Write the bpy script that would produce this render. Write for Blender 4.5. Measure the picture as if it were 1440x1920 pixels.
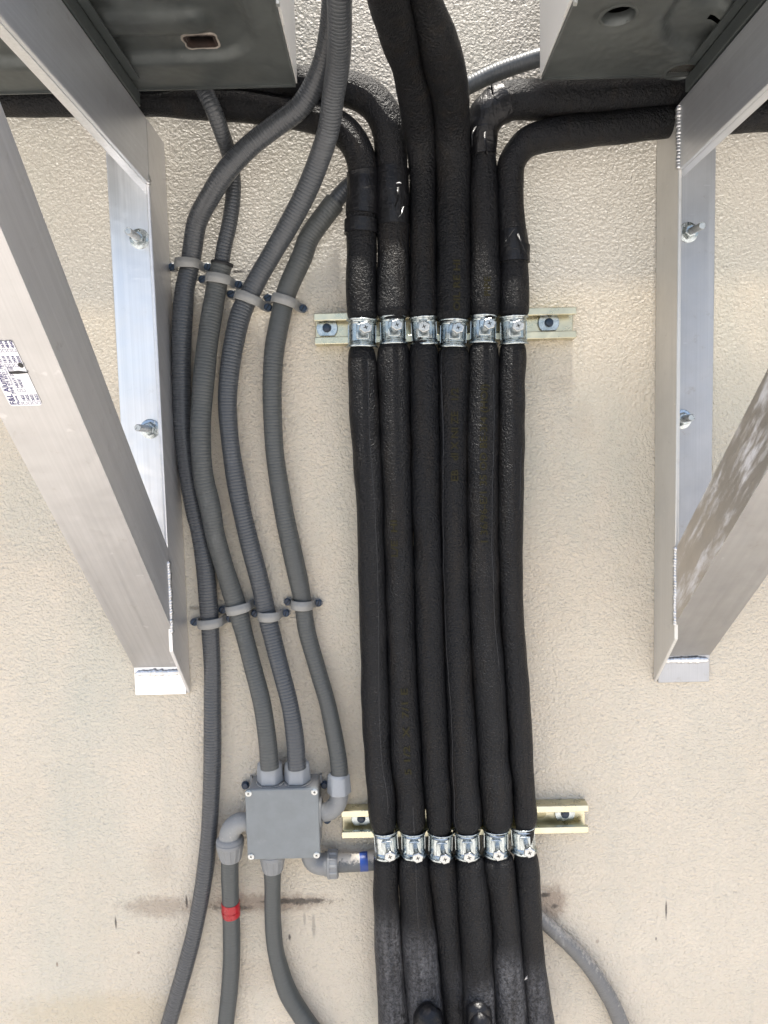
import bpy, math, random
import numpy as np
from mathutils import Vector, Matrix, noise
random.seed(7)
rad = math.radians
S = bpy.context.scene
for o in list(bpy.data.objects):
    bpy.data.objects.remove(o)
# ------------------------------------------------------------------ camera
# The camera stands 1.03 m from the wall; heights are relative to the foot of its perpendicular on the wall (1.6 m above the deck).
FPX, DW, ROLL, ZC = 1380.0, 1.03, 0.025, 1.6
n_ = np.array([2 / FPX, 116 / FPX, -1.0]); n_ /= np.linalg.norm(n_)
x_ = np.array([math.cos(ROLL), math.sin(ROLL), 0.0]); x_ -= n_ * (x_ @ n_); x_ /= np.linalg.norm(x_)
z_ = np.cross(x_, n_)
MW = np.array([x_, n_, z_])
cam = bpy.data.cameras.new('camera')
cam.sensor_fit = 'HORIZONTAL'; cam.sensor_width = 36; cam.lens = FPX / 1440 * 36
cam.clip_start = 0.01; cam.clip_end = 500
co = bpy.data.objects.new('camera', cam)
mw = Matrix.Identity(4)
for i in range(3):
    for j in range(3):
        mw[i][j] = MW[i, j]
mw.translation = (0, -DW, ZC)
co.matrix_world = mw
S.collection.objects.link(co); S.camera = co
# ------------------------------------------------------------------ world and sun
SUN_EL, SUN_AZ = rad(86), rad(172)       # azimuth measured from +Y (into the wall) clockwise
W = bpy.data.worlds.new('World'); S.world = W; W.use_nodes = True
wn = W.node_tree.nodes; wl = W.node_tree.links
bg = wn['Background']
sky = wn.new('ShaderNodeTexSky'); sky.sky_type = 'NISHITA'; sky.sun_disc = False
sky.sun_elevation = SUN_EL; sky.sun_rotation = SUN_AZ; sky.air_density = 1.0; sky.dust_density = 4.0; sky.ozone_density = 1.0
wl.new(sky.outputs[0], bg.inputs[0]); bg.inputs[1].default_value = 0.15
sl = bpy.data.lights.new('sun', 'SUN'); sl.energy = 4.5; sl.angle = rad(2.5); sl.color = (1, .95, .87)
so = bpy.data.objects.new('sun', sl); S.collection.objects.link(so)
sd = Vector((math.sin(SUN_AZ) * math.cos(SUN_EL), math.cos(SUN_AZ) * math.cos(SUN_EL), math.sin(SUN_EL)))
so.rotation_euler = sd.to_track_quat('Z', 'Y').to_euler(); so.location = sd * 20
S.view_settings.view_transform = 'Standard'; S.view_settings.look = 'None'
S.view_settings.gamma = 1; S.view_settings.use_curve_mapping = False
S.view_settings.exposure = 1.2
S.cycles.max_bounces = 10; S.cycles.diffuse_bounces = 6; S.cycles.glossy_bounces = 6
S.cycles.use_denoising = True

# ------------------------------------------------------------------ measuring helpers (photo pixel + real distance off the wall -> place)
CAM = np.array([0.0, -DW, ZC])
def ray(px, py):
    return MW @ np.array([(px - 720) / FPX, (960 - py) / FPX, -1.0])
def U(px, py, d):
    r = ray(px, py); return Vector(CAM + r * ((DW - d) / r[1]))
def UZ(px, py, z):
    r = ray(px, py); return Vector(CAM + r * ((z + ZC - CAM[2]) / r[2]))
def W3(x, d, z):                      # x right, d off the wall, z above the reference height
    return Vector((x, -d, z + ZC))

# ------------------------------------------------------------------ materials
def mat(name, col, rough=.5, metal=0.0, spec=.5):
    m = bpy.data.materials.new(name); m.use_nodes = True
    b = m.node_tree.nodes['Principled BSDF']
    b.inputs['Base Color'].default_value = (*col, 1); b.inputs['Roughness'].default_value = rough
    b.inputs['Metallic'].default_value = metal; b.inputs['Specular IOR Level'].default_value = spec
    return m, m.node_tree.nodes, m.node_tree.links, b
def nd(N, t, **kw):
    n = N.new('ShaderNode' + t)
    for k, v in kw.items():
        if k.startswith('i_'):
            n.inputs[k[2:].replace('_', ' ')].default_value = v
        else:
            setattr(n, k, v)
    return n
def noise_(N, L, vec, scale, detail=4, rough=.6, dist=0):
    n = nd(N, 'TexNoise'); n.inputs['Scale'].default_value = scale; n.inputs['Detail'].default_value = detail
    n.inputs['Roughness'].default_value = rough; n.inputs['Distortion'].default_value = dist
    if vec is not None: L.new(vec, n.inputs['Vector'])
    return n.outputs['Fac']
def ramp(N, L, fac, stops):
    r = nd(N, 'ValToRGB'); e = r.color_ramp.elements
    while len(e) < len(stops): e.new(.5)
    for k, (p, c) in enumerate(stops):
        e[k].position = p; e[k].color = (c, c, c, 1) if not hasattr(c, '__len__') else (*c, 1)
    L.new(fac, r.inputs[0]); return r.outputs['Color']
def math_(N, L, op, a, b=None, c=None, clamp=False):
    m = nd(N, 'Math', operation=op, use_clamp=clamp)
    for k, v in enumerate((a, b, c)):
        if v is None: continue
        if hasattr(v, 'node'): L.new(v, m.inputs[k])
        else: m.inputs[k].default_value = v
    return m.outputs[0]
def mixc(N, L, fac, a, b, mode='MIX'):
    m = nd(N, 'Mix', data_type='RGBA', blend_type=mode)
    for s, v in ((0, fac), (6, a), (7, b)):
        if hasattr(v, 'node'): L.new(v, m.inputs[s])
        else: m.inputs[s].default_value = v if s == 0 else (*v, 1)
    return m.outputs[2]
def bump(N, L, b, h, strength, dist, prev=None):
    n = nd(N, 'Bump'); n.inputs['Strength'].default_value = strength; n.inputs['Distance'].default_value = dist
    L.new(h, n.inputs['Height'])
    if prev is not None: L.new(prev, n.inputs['Normal'])
    L.new(n.outputs[0], b.inputs['Normal']); return n.outputs[0]
def geo_pos(N): return nd(N, 'NewGeometry').outputs['Position']
def mapped(N, L, vec, scale=(1, 1, 1), loc=(0, 0, 0), rot=(0, 0, 0)):
    m = nd(N, 'Mapping'); L.new(vec, m.inputs[0]); m.inputs['Scale'].default_value = scale
    m.inputs['Location'].default_value = loc; m.inputs['Rotation'].default_value = rot
    return m.outputs[0]

# --- stucco
STAINS = []   # (px, py, half width px, half height px, strength, colour)
def stucco():
    m, N, L, b = mat('stucco', (.6, .52, .42), .62, 0, .5)
    P = geo_pos(N)
    big = noise_(N, L, P, 3.0, 4, .6)
    mid = noise_(N, L, P, 22, 5, .65)
    col = mixc(N, L, ramp(N, L, big, [(.3, 0), (.7, 1)]), (.605, .530, .418), (.685, .605, .487))
    col = mixc(N, L, ramp(N, L, mid, [(.35, 0.0), (.75, .5)]), col, (.57, .53, .44))
    # shade under the units painted as a greyer colour on the upper wall
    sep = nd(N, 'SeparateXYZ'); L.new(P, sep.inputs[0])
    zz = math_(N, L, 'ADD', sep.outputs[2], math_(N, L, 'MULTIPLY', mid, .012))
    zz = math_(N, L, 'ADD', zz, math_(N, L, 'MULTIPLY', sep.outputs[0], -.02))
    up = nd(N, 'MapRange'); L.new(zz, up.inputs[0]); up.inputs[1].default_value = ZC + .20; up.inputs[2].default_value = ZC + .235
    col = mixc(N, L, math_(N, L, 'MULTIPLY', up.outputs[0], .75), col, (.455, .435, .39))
    gp = noise_(N, L, mapped(N, L, P, (3.2, 1, 1.5), (.7, 0, .2)), 1.0, 5, .6)
    col = mixc(N, L, ramp(N, L, gp, [(.50, 0), (.66, .5)]), col, (.50, .50, .425))
    # vertical run-off streaks
    st = noise_(N, L, mapped(N, L, P, (26, 1, 1.6)), 1.0, 4, .6)
    col = mixc(N, L, ramp(N, L, st, [(.55, 0), (.8, .35)]), col, (.50, .48, .40))
    # dark pits
    pit = noise_(N, L, P, 260, 3, .7)
    pm = math_(N, L, 'MULTIPLY', ramp(N, L, pit, [(.60, 0), (.72, 1)]), ramp(N, L, mid, [(.45, 0), (.68, .55)]))
    col = mixc(N, L, pm, col, (.30, .25, .19))
    spn = noise_(N, L, P, 95, 6, .8)
    for px, py, hw, hh, s, c, e in STAINS:
        c0 = U(px, py, 0); k = (DW / FPX)
        v = mapped(N, L, P, (1 / (hw * k), 0, 1 / (hh * k)), (-c0.x / (hw * k), 0, -c0.z / (hh * k)))
        ln = nd(N, 'VectorMath', operation='LENGTH'); L.new(v, ln.inputs[0])
        t = math_(N, L, 'ADD', ln.outputs['Value'], math_(N, L, 'MULTIPLY', math_(N, L, 'SUBTRACT', spn, .5), e))
        mr = nd(N, 'MapRange', interpolation_type='SMOOTHSTEP'); L.new(t, mr.inputs[0])
        mr.inputs[1].default_value = 1.0; mr.inputs[2].default_value = .35; mr.inputs[3].default_value = 0; mr.inputs[4].default_value = s
        col = mixc(N, L, mr.outputs[0], col, c)
    STUCCO_COL = col
    # relief: worm-like sprayed texture
    n1 = noise_(N, L, P, 235, 4, .55, .6)
    n2 = noise_(N, L, P, 620, 2, .6)
    vo = nd(N, 'TexVoronoi', feature='SMOOTH_F1'); vo.inputs['Scale'].default_value = 250
    L.new(mapped(N, L, P, (1, 1, 1.25)), vo.inputs['Vector'])
    h = math_(N, L, 'ADD', math_(N, L, 'MULTIPLY', n1, 1.0), math_(N, L, 'MULTIPLY', n2, .22))
    h = math_(N, L, 'ADD', h, math_(N, L, 'MULTIPLY', vo.outputs['Distance'], -.45))
    # darker colour in the crevices of the relief
    cm = math_(N, L, 'MULTIPLY', ramp(N, L, h, [(.10, 1), (.30, 0)]), ramp(N, L, mid, [(.4, .12), (.75, .6)]))
    L.new(mixc(N, L, cm, STUCCO_COL, (.30, .255, .20)), b.inputs['Base Color'])
    nb = bump(N, L, b, h, 1.0, .0034)
    bump(N, L, b, noise_(N, L, P, 30, 3, .5), .35, .004, nb)
    L.new(ramp(N, L, noise_(N, L, P, 190, 3, .6), [(.3, .42), (.7, .68)]), b.inputs['Roughness'])
    return m

def foam():
    m, N, L, b = mat('black_foam', (.01, .01, .011), .5, 0, .23)
    P = geo_pos(N)
    n1 = noise_(N, L, P, 330, 3, .55); n2 = noise_(N, L, P, 900, 2, .6); n3 = noise_(N, L, P, 60, 3, .5)
    h = math_(N, L, 'ADD', n1, math_(N, L, 'MULTIPLY', n2, .35))
    h = math_(N, L, 'ADD', h, math_(N, L, 'MULTIPLY', n3, .8))
    bump(N, L, b, h, 1.0, .0027)
    col = mixc(N, L, ramp(N, L, noise_(N, L, P, 500, 3, .7), [(.35, 0), (.75, 1)]), (.0026, .0029, .0038), (.0105, .0110, .0128))
    col = mixc(N, L, ramp(N, L, noise_(N, L, mapped(N, L, P, (60, 60, 9)), 1.0, 4, .6), [(.5, 0), (.8, .5)]), col, (.020, .015, .010))
    at = nd(N, 'Attribute', attribute_name='dust_and_sun')  # sunlight on the lower pipes painted as a pale mask, mixed with dust
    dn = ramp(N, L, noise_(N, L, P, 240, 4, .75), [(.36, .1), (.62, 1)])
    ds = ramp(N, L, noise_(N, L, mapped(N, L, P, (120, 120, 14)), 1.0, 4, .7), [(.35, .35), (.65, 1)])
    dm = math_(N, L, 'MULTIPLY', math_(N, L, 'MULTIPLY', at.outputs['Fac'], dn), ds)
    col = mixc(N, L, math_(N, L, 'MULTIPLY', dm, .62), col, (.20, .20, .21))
    L.new(col, b.inputs['Base Color'])
    L.new(ramp(N, L, n3, [(.3, .31), (.7, .46)]), b.inputs['Roughness'])
    return m

def conduit_mat(name, col, rib=.5, rough=.42, dust_and_sun=0.0, pitch=1450):
    m, N, L, b = mat(name, col, rough, 0, .45)
    uv = nd(N, 'UVMap').outputs[0]; P = geo_pos(N)
    sp = nd(N, 'SeparateXYZ'); L.new(uv, sp.inputs[0])
    # ribs: rings every few millimetres along the length, fading in and out
    w = math_(N, L, 'SINE', math_(N, L, 'ADD', math_(N, L, 'MULTIPLY', sp.outputs[0], pitch),
              math_(N, L, 'MULTIPLY', noise_(N, L, P, 25, 2), 3.0)))
    w = math_(N, L, 'POWER', math_(N, L, 'ADD', math_(N, L, 'MULTIPLY', w, .5), .5), 2.5)
    am = ramp(N, L, noise_(N, L, mapped(N, L, P, (14, 14, 7)), 1.0, 2), [(.35, .12), (.62, 1)])
    h = math_(N, L, 'MULTIPLY', w, am)
    nb = bump(N, L, b, h, rib, .0012)
    bump(N, L, b, noise_(N, L, P, 300, 3), .15, .001, nb)
    fine = noise_(N, L, mapped(N, L, uv, (900, 60, 1)), 1.0, 3, .6)
    c2 = mixc(N, L, ramp(N, L, fine, [(.3, 0), (.75, 1)]), tuple(c * .82 for c in col), tuple(min(1, c * 1.25) for c in col))
    sc = ramp(N, L, noise_(N, L, mapped(N, L, P, (40, 40, 12)), 1.0, 6, .7), [(.58, 0), (.75, .35 + dust_and_sun)])
    c2 = mixc(N, L, sc, c2, tuple(min(1, c * 2.0 + .02) for c in col))
    if dust_and_sun > 0:  # here only settled dust and paint splashes on upward faces
        g = nd(N, 'NewGeometry'); sn = nd(N, 'SeparateXYZ'); L.new(g.outputs['Normal'], sn.inputs[0])
        t = math_(N, L, 'ADD', sn.outputs[2], math_(N, L, 'MULTIPLY', math_(N, L, 'SUBTRACT', noise_(N, L, P, 160, 5, .75), .5), 2.2))
        c2 = mixc(N, L, ramp(N, L, t, [(.35, 0), (.75, dust_and_sun)]), c2, (.55, .50, .42))
    L.new(c2, b.inputs['Base Color'])
    L.new(ramp(N, L, fine, [(.3, rough - .07), (.7, rough + .1)]), b.inputs['Roughness'])
    return m

def aluminium(name, col, rough, axis, dirt=.3, white=0.0, metallic=.88, tilt=0.0):
    # axis: scale vector for the brushed streaks (small along the extrusion)
    m, N, L, b = mat(name, col, rough, metallic)
    P = nd(N, 'TexCoord').outputs['Object']
    if tilt: P = mapped(N, L, P, rot=(math.atan(tilt), 0, 0))
    stv = noise_(N, L, mapped(N, L, P, axis), 1.0, 5, .7)
    cl = noise_(N, L, P, 9, 5, .6)
    ck = noise_(N, L, P, 45, 6, .75)
    c = mixc(N, L, ramp(N, L, stv, [(.3, 0), (.7, 1)]), tuple(x * .86 for x in col), col)
    c = mixc(N, L, ramp(N, L, cl, [(.45, 0), (.75, dirt)]), c, tuple(x * .62 for x in col))
    c = mixc(N, L, ramp(N, L, ck, [(.60, 0), (.74, dirt)]), c, (.28, .25, .22))
    sc_ = noise_(N, L, mapped(N, L, P, (34, 34, 300), rot=(.5, .7, .3)), 1.0, 3, .6)      # fine handling scratches
    c = mixc(N, L, ramp(N, L, sc_, [(.70, 0), (.74, .35)]), c, tuple(min(1, x * 1.35) for x in col))
    L.new(c, b.inputs['Base Color'])
    r = math_(N, L, 'ADD', math_(N, L, 'MULTIPLY', stv, .22), math_(N, L, 'MULTIPLY', cl, .18))
    L.new(math_(N, L, 'ADD', r, rough - .2), b.inputs['Roughness'])
    nb = bump(N, L, b, stv, .12, .0006)
    bump(N, L, b, noise_(N, L, P, 11, 3), .35, .006, nb)
    if white > 0:
        wv = noise_(N, L, mapped(N, L, P, (axis[0], axis[1] * 1.6, axis[2])), 1.0, 7, .75)
        wm = ramp(N, L, wv, [(.50, 0), (.62, white)])
        L.new(mixc(N, L, wm, c, (.75, .75, .76)), b.inputs['Base Color'])
        L.new(math_(N, L, 'SUBTRACT', 1.0, wm), b.inputs['Metallic'])
    return m

def metal(name, col, rough, nscale=60, var=.25):
    m, N, L, b = mat(name, col, rough, 1.0)
    P = nd(N, 'TexCoord').outputs['Object']
    a = noise_(N, L, P, nscale, 4, .6)
    L.new(mixc(N, L, ramp(N, L, a, [(.35, 0), (.7, 1)]), tuple(x * (1 - var) for x in col), col), b.inputs['Base Color'])
    L.new(ramp(N, L, a, [(.3, max(.05, rough - .1)), (.7, rough + .12)]), b.inputs['Roughness'])
    bump(N, L, b, noise_(N, L, P, 260, 3), .12, .0008)
    return m

def plastic(name, col, rough=.45, var=.12, bs=.15, dirt=(.5, .48, .44), da=.25):
    m, N, L, b = mat(name, col, rough, 0, .45)
    P = geo_pos(N)
    a = noise_(N, L, P, 35, 5, .65)
    c = mixc(N, L, ramp(N, L, a, [(.3, 0), (.7, 1)]), tuple(x * (1 - var) for x in col), tuple(min(1, x * (1 + var)) for x in col))
    c = mixc(N, L, ramp(N, L, noise_(N, L, P, 120, 6, .75), [(.6, 0), (.75, da)]), c, dirt)
    L.new(c, b.inputs['Base Color'])
    L.new(ramp(N, L, a, [(.3, rough - .06), (.7, rough + .12)]), b.inputs['Roughness'])
    bump(N, L, b, noise_(N, L, P, 420, 3), bs, .0006)
    return m

def tape_mat():
    m, N, L, b = mat('black_vinyl_tape', (.006, .006, .007), .17, 0, .3)
    P = geo_pos(N)
    a = noise_(N, L, mapped(N, L, P, (90, 90, 34)), 1.0, 4, .6, 1.2)
    c = noise_(N, L, mapped(N, L, P, (60, 60, 160), rot=(0, .4, 0)), 1.0, 3, .6, .8)
    bump(N, L, b, math_(N, L, 'ADD', a, math_(N, L, 'MULTIPLY', c, .6)), .8, .0020)
    L.new(ramp(N, L, a, [(.3, .27), (.7, .42)]), b.inputs['Roughness'])
    return m

def pan_mat():
    m, N, L, b = mat('galvanized_base_pan', (.10, .11, .11), .28, .45, .5)
    P = geo_pos(N)
    a = noise_(N, L, P, 12, 5, .65); c = noise_(N, L, P, 90, 4, .7)
    col = mixc(N, L, ramp(N, L, a, [(.3, 0), (.7, 1)]), (.055, .062, .062), (.105, .115, .112))
    col = mixc(N, L, ramp(N, L, c, [(.66, 0), (.78, .5)]), col, (.16, .17, .17))
    L.new(col, b.inputs['Base Color'])
    L.new(ramp(N, L, a, [(.3, .28), (.7, .5)]), b.inputs['Roughness'])
    bump(N, L, b, noise_(N, L, P, 14, 3), .5, .008)
    return m

def ground_mat():
    m, N, L, b = mat('concrete_deck', (.5, .45, .38), .85, 0, .3)
    P = geo_pos(N)
    a = noise_(N, L, P, .9, 5, .6); c = noise_(N, L, P, 30, 5, .7)
    col = mixc(N, L, ramp(N, L, a, [(.3, 0), (.7, 1)]), (.40, .38, .355), (.52, .50, .47))
    col = mixc(N, L, ramp(N, L, c, [(.4, 0), (.7, .4)]), col, (.30, .285, .265))
    L.new(col, b.inputs['Base Color']); bump(N, L, b, c, .4, .004)
    return m

BR = (.20, .125, .08); DK = (.045, .038, .032); YL = (.50, .38, .20)
STAINS += [(500, 1693, 170, 26, .55, BR, 1.6), (560, 1690, 90, 9, .8, DK, 2.6), (430, 1702, 60, 8, .6, DK, 2.6), (300, 1700, 100, 30, .42, BR, 1.8),
           (350, 1690, 3, 17, .9, DK, .6), (217, 1730, 3, 17, .85, DK, 1.0), (107, 1808, 3, 7, .7, BR, .5), (260, 1786, 4, 4, .6, BR, .4),
           (588, 1735, 5, 34, .5, (.2, .18, .15), 1.2), (571, 1722, 4, 18, .45, (.2, .18, .15), 1.0), (543, 1757, 3.5, 9, .85, DK, 1.0),
           (1249, 1705, 2.5, 26, .85, DK, .8), (1035, 1692, 40, 50, .6, BR, 1.8), (1022, 1678, 14, 6, .8, DK, 1.8), (1040, 1700, 10, 7, .7, DK, 1.8),
           (447, 509, 20, 4, .95, DK, 1.6), (432, 508, 8, 7, .6, (.8, .77, .7), 1.5), (312, 1120, 10, 30, .0, BR, 1), (365, 1140, 12, 6, .5, DK, 2.4),
           (990, 1560, 60, 30, .12, BR, 1.5), (1120, 1765, 5, 6, .5, BR, .8), (1050, 720, 45, 22, .28, (.42, .37, .3), 2.2), (1090, 790, 30, 60, .12, BR, 2),
           (200, 1900, 260, 60, .30, YL, 1.5), (470, 1830, 90, 50, .12, BR, 1.5), (640, 1310, 40, 200, .10, (.55, .42, .28), 1.2), (1160, 900, 26, 320, .10, (.5, .52, .42), .8),
           (60, 950, 90, 120, .25, (.52, .53, .46), 1.5), (300, 1620, 40, 60, .12, BR, 2), (700, 1750, 30, 160, .1, BR, 1.2), (1230, 1760, 2.5, 5, .6, DK, .5)]
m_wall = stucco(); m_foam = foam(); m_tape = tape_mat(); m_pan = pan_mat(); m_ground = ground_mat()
m_cond_dark = conduit_mat('grey_conduit_dark', (.047, .051, .056), .36, .27)
m_cond_mid = conduit_mat('grey_conduit_mid', (.066, .070, .068), .35, .46)
m_cond_blue = conduit_mat('grey_conduit_ribbed', (.058, .063, .069), .5, .36)
m_cond_pale = conduit_mat('grey_conduit_pale', (.10, .108, .112), .2, .40)
m_cond_low = conduit_mat('grey_conduit_smooth', (.058, .064, .063), .12, .42)
m_cond_old = conduit_mat('grey_conduit_weathered', (.15, .148, .142), .2, .55, .5)
m_cond_splash = conduit_mat('grey_conduit_paint_splashed', (.095, .10, .10), .15, .55, .9)
m_alu_v = aluminium('aluminium_vertical', (.86, .875, .90), .36, (260, 260, 2), .15)
m_alu_w = aluminium('aluminium_vertical_dim', (.47, .48, .50), .50, (900, 900, 3), .5)  # darker copy: the right post's dimmer reflection put into the colour
m_alu_arm = aluminium('aluminium_arm', (.66, .68, .715), .34, (260, 2, 260), .3, metallic=.72)
m_alu_b = aluminium('aluminium_brace', (.50, .495, .495), .40, (230, 2, 3), .35, tilt=1.06)
m_alu_bw = aluminium('aluminium_brace_grey', (.40, .395, .39), .40, (120, 3, 5), .5, tilt=.92)  # greyer base for the lower leg of the right brace
m_alu_side = aluminium('aluminium_brace_side', (.80, .80, .81), .46, (3, 2, 160), .3, tilt=1.06)
m_alu_sidew = aluminium('aluminium_side_oxidised', (.66, .63, .59), .48, (60, 5, 42), .3, .9, tilt=.92)
m_alu_fl = aluminium('aluminium_flange', (.66, .65, .62), .46, (700, 700, 3), .35, metallic=.55)
m_weld = metal('weld_metal', (.74, .74, .74), .36, 200, .3)
m_zinc = metal('zinc_plated', (.60, .655, .665), .26, 120, .4)
m_zinc2 = metal('zinc_bolt', (.60, .62, .62), .32, 200, .3)
m_gold = metal('yellow_zinc', (.72, .68, .50), .30, 55, .22)
m_goldin = metal('yellow_zinc_inner', (.52, .47, .30), .36, 40, .25)
m_pvc = plastic('grey_pvc', (.185, .20, .203), .44, .10, .10, da=.12)
m_pvc2 = plastic('grey_pvc_fitting', (.20, .205, .205), .46, .1, .12, da=.35)
m_pvc3 = plastic('grey_pvc_nut', (.27, .285, .30), .42, .08, .1, da=.2)
m_dirtypvc = plastic('grey_pvc_dusty', (.25, .25, .24), .65, .15, .3, (.55, .5, .42), .7)
m_strap = plastic('grey_strap_plastic', (.235, .235, .225), .42, .1, .1)
m_blue = plastic('blue_screw_coating', (.012, .030, .060), .32, .3, .1, da=.05)
m_red = plastic('red_tape', (.36, .008, .016), .30, .2, .3, da=.05)
m_bluet = plastic('blue_tape', (.010, .045, .22), .35, .2, .3, da=.1)
m_paint = plastic('cream_paint_crust', (.58, .53, .45), .7, .15, .9, da=.2)
m_rim = plastic('scraped_edge', (.26, .23, .20), .6, .4, .5, (.08, .05, .04), .9)
m_casing = plastic('ivory_casing_paint', (.66, .655, .63), .38, .03, .05, da=.05)
m_rust = plastic('rusty_edge', (.022, .012, .009), .9, .4, .8, (.30, .26, .22), .25)
m_black = plastic('black_rubber', (.012, .012, .013), .6, .2, .3, da=.03)
m_foot = plastic('dark_foot_paint', (.045, .052, .052), .42, .15, .1, da=.05)
m_void, _, _, _ = mat('dark_interior', (.006, .006, .006), .9)
m_fin = metal('coil_fin', (.62, .60, .56), .35, 50, .2)
m_paper, _, _, _ = mat('sticker_paper', (.80, .80, .82), .45)
m_ink, _, _, _ = mat('sticker_ink', (.035, .035, .13), .5)
m_marker, _, _, _ = mat('marker_ink', (.012, .012, .014), .4)
m_print, _, _, _ = mat('faded_olive_print', (.026, .023, .010), .7, 0, .12)
m_seam, _, _, _ = mat('foam_seam', (.020, .021, .024), .45)
m_groove, _, _, _ = mat('foam_seam_dark', (.004, .004, .004), .8)
m_white, _, _, _ = mat('white_fleck', (.6, .6, .6), .5)

# ------------------------------------------------------------------ object helpers
def tag(o, label=None, cat=None, group=None, kind=None):
    if label: o['label'] = label
    if cat: o['category'] = cat
    if group: o['group'] = group
    if kind: o['kind'] = kind
    return o
ORG = {}
def empty(name, loc, label, cat, group=None):
    o = bpy.data.objects.new(name, None); o.location = loc; o.empty_display_size = .02
    S.collection.objects.link(o); ORG[o.name] = Vector(loc)
    return tag(o, label, cat, group)
def mesh(name, V, Fc, m, parent=None, smooth=False, uv=None, attr=None, local=False, bevel=0, sharp=None):
    me = bpy.data.meshes.new(name)
    o = bpy.data.objects.new(name, me); S.collection.objects.link(o)
    if parent is not None:
        org = ORG[parent.name]; o.parent = parent; ORG[o.name] = org
    else:
        c = Vector((0, 0, 0))
        for v in V: c += Vector(v)
        org = c / max(1, len(V)); o.location = org; ORG[o.name] = org
    if local: org = Vector((0, 0, 0))
    me.from_pydata([tuple(Vector(v) - org) for v in V], [], Fc)
    if uv is not None:
        ul = me.uv_layers.new(name='UVMap')
        arr = np.array([uv[l.vertex_index] for l in me.loops], dtype=np.float32)
        ul.data.foreach_set('uv', arr.ravel())
    if attr is not None:
        a = me.attributes.new('dust_and_sun', 'FLOAT', 'POINT'); a.data.foreach_set('value', np.array(attr, dtype=np.float32))
    for mm in (m if isinstance(m, (list, tuple)) else [m]): me.materials.append(mm)
    me.update()
    if smooth:
        for p in me.polygons: p.use_smooth = True
        if sharp: me.set_sharp_from_angle(angle=rad(sharp))
    if bevel:
        b = o.modifiers.new('bevel', 'BEVEL'); b.width = bevel; b.segments = 2; b.limit_method = 'ANGLE'; b.angle_limit = rad(40)
        for p in me.polygons: p.use_smooth = True
        me.set_sharp_from_angle(angle=rad(30))
    return o
class G:
    def __init__(s): s.V = []; s.F = []
    def add(s, V, F):
        n = len(s.V); s.V += [Vector(v) for v in V]; s.F += [[i + n for i in f] for f in F]; return s
    def box(s, a, b):
        x0, y0, z0 = a; x1, y1, z1 = b
        V = [(x, y, z) for x in (x0, x1) for y in (y0, y1) for z in (z0, z1)]
        return s.add(V, [(0, 1, 3, 2), (4, 6, 7, 5), (0, 4, 5, 1), (2, 3, 7, 6), (0, 2, 6, 4), (1, 5, 7, 3)])
    def prism(s, poly, vec):           # poly 3D points, extruded by vec
        n = len(poly); vec = Vector(vec)
        V = [Vector(p) for p in poly] + [Vector(p) + vec for p in poly]
        return s.add(V, [list(range(n))[::-1], list(range(n, 2 * n))] + [(i, (i + 1) % n, n + (i + 1) % n, n + i) for i in range(n)])
    def lathe(s, prof, c, axis, n=24, ref=None, poly=None):   # prof [(r, t)]; axis unit vector
        axis = Vector(axis).normalized()
        u = (Vector(ref) if ref else axis.orthogonal()); u = (u - axis * u.dot(axis)).normalized(); w = axis.cross(u)
        c = Vector(c); V = []
        for r, t in prof:
            for k in range(n):
                a = 2 * math.pi * k / n; V.append(c + axis * t + (u * math.cos(a) + w * math.sin(a)) * r)
        F = []
        for i in range(len(prof) - 1):
            for k in range(n):
                F.append((i * n + k, i * n + (k + 1) % n, (i + 1) * n + (k + 1) % n, (i + 1) * n + k))
        F.append(list(range(n))[::-1]); F.append([(len(prof) - 1) * n + k for k in range(n)])
        return s.add(V, F)
    def obj(s, name, m, parent=None, **kw): return mesh(name, s.V, s.F, m, parent, **kw)

def catmull(P, step):
    P = [np.array(p, float) for p in P]
    P = [2 * P[0] - P[1]] + P + [2 * P[-1] - P[-2]]
    out = []
    for i in range(1, len(P) - 2):
        p0, p1, p2, p3 = P[i - 1:i + 3]
        d1 = max(1e-6, np.linalg.norm((p1 - p0)[:2]) ** .5); d2 = max(1e-6, np.linalg.norm((p2 - p1)[:2]) ** .5); d3 = max(1e-6, np.linalg.norm((p3 - p2)[:2]) ** .5)
        n = max(2, int(np.linalg.norm((p2 - p1)[:2]) / step))
        for k in range(n):
            t = k / n * d2
            A1 = p0 * (0 - t) / d1 + p1 * (t + d1) / d1; A2 = p1 * (d2 - t) / d2 + p2 * t / d2; A3 = p2 * (d2 + d3 - t) / d3 + p3 * (t - d2) / d3
            B1 = A1 * (d2 - t) / (d1 + d2) + A2 * (t + d1) / (d1 + d2); B2 = A2 * (d2 + d3 - t) / (d2 + d3) + A3 * t / (d2 + d3)
            out.append(B1 * (d2 - t) / d2 + B2 * t / d2)
    out.append(P[-2]); return np.array(out)
def prep(data):
    # rows: (y, xl, xr, d) horizontal edges, or ('c', x, y, d, w) centre and width
    c = [(r[1], r[2]) if r[0] == 'c' else ((r[1] + r[2]) / 2, r[0]) for r in data]
    out = []
    for i, r in enumerate(data):
        if r[0] == 'c': out.append((r[1], r[2], r[3], r[4])); continue
        a = c[max(0, i - 1)]; b = c[min(len(c) - 1, i + 1)]
        sl = (b[0] - a[0]) / (b[1] - a[1]) if abs(b[1] - a[1]) > 1 else 0
        out.append((c[i][0], c[i][1], r[3], (r[2] - r[1]) / math.sqrt(1 + sl * sl)))
    return out
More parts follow.
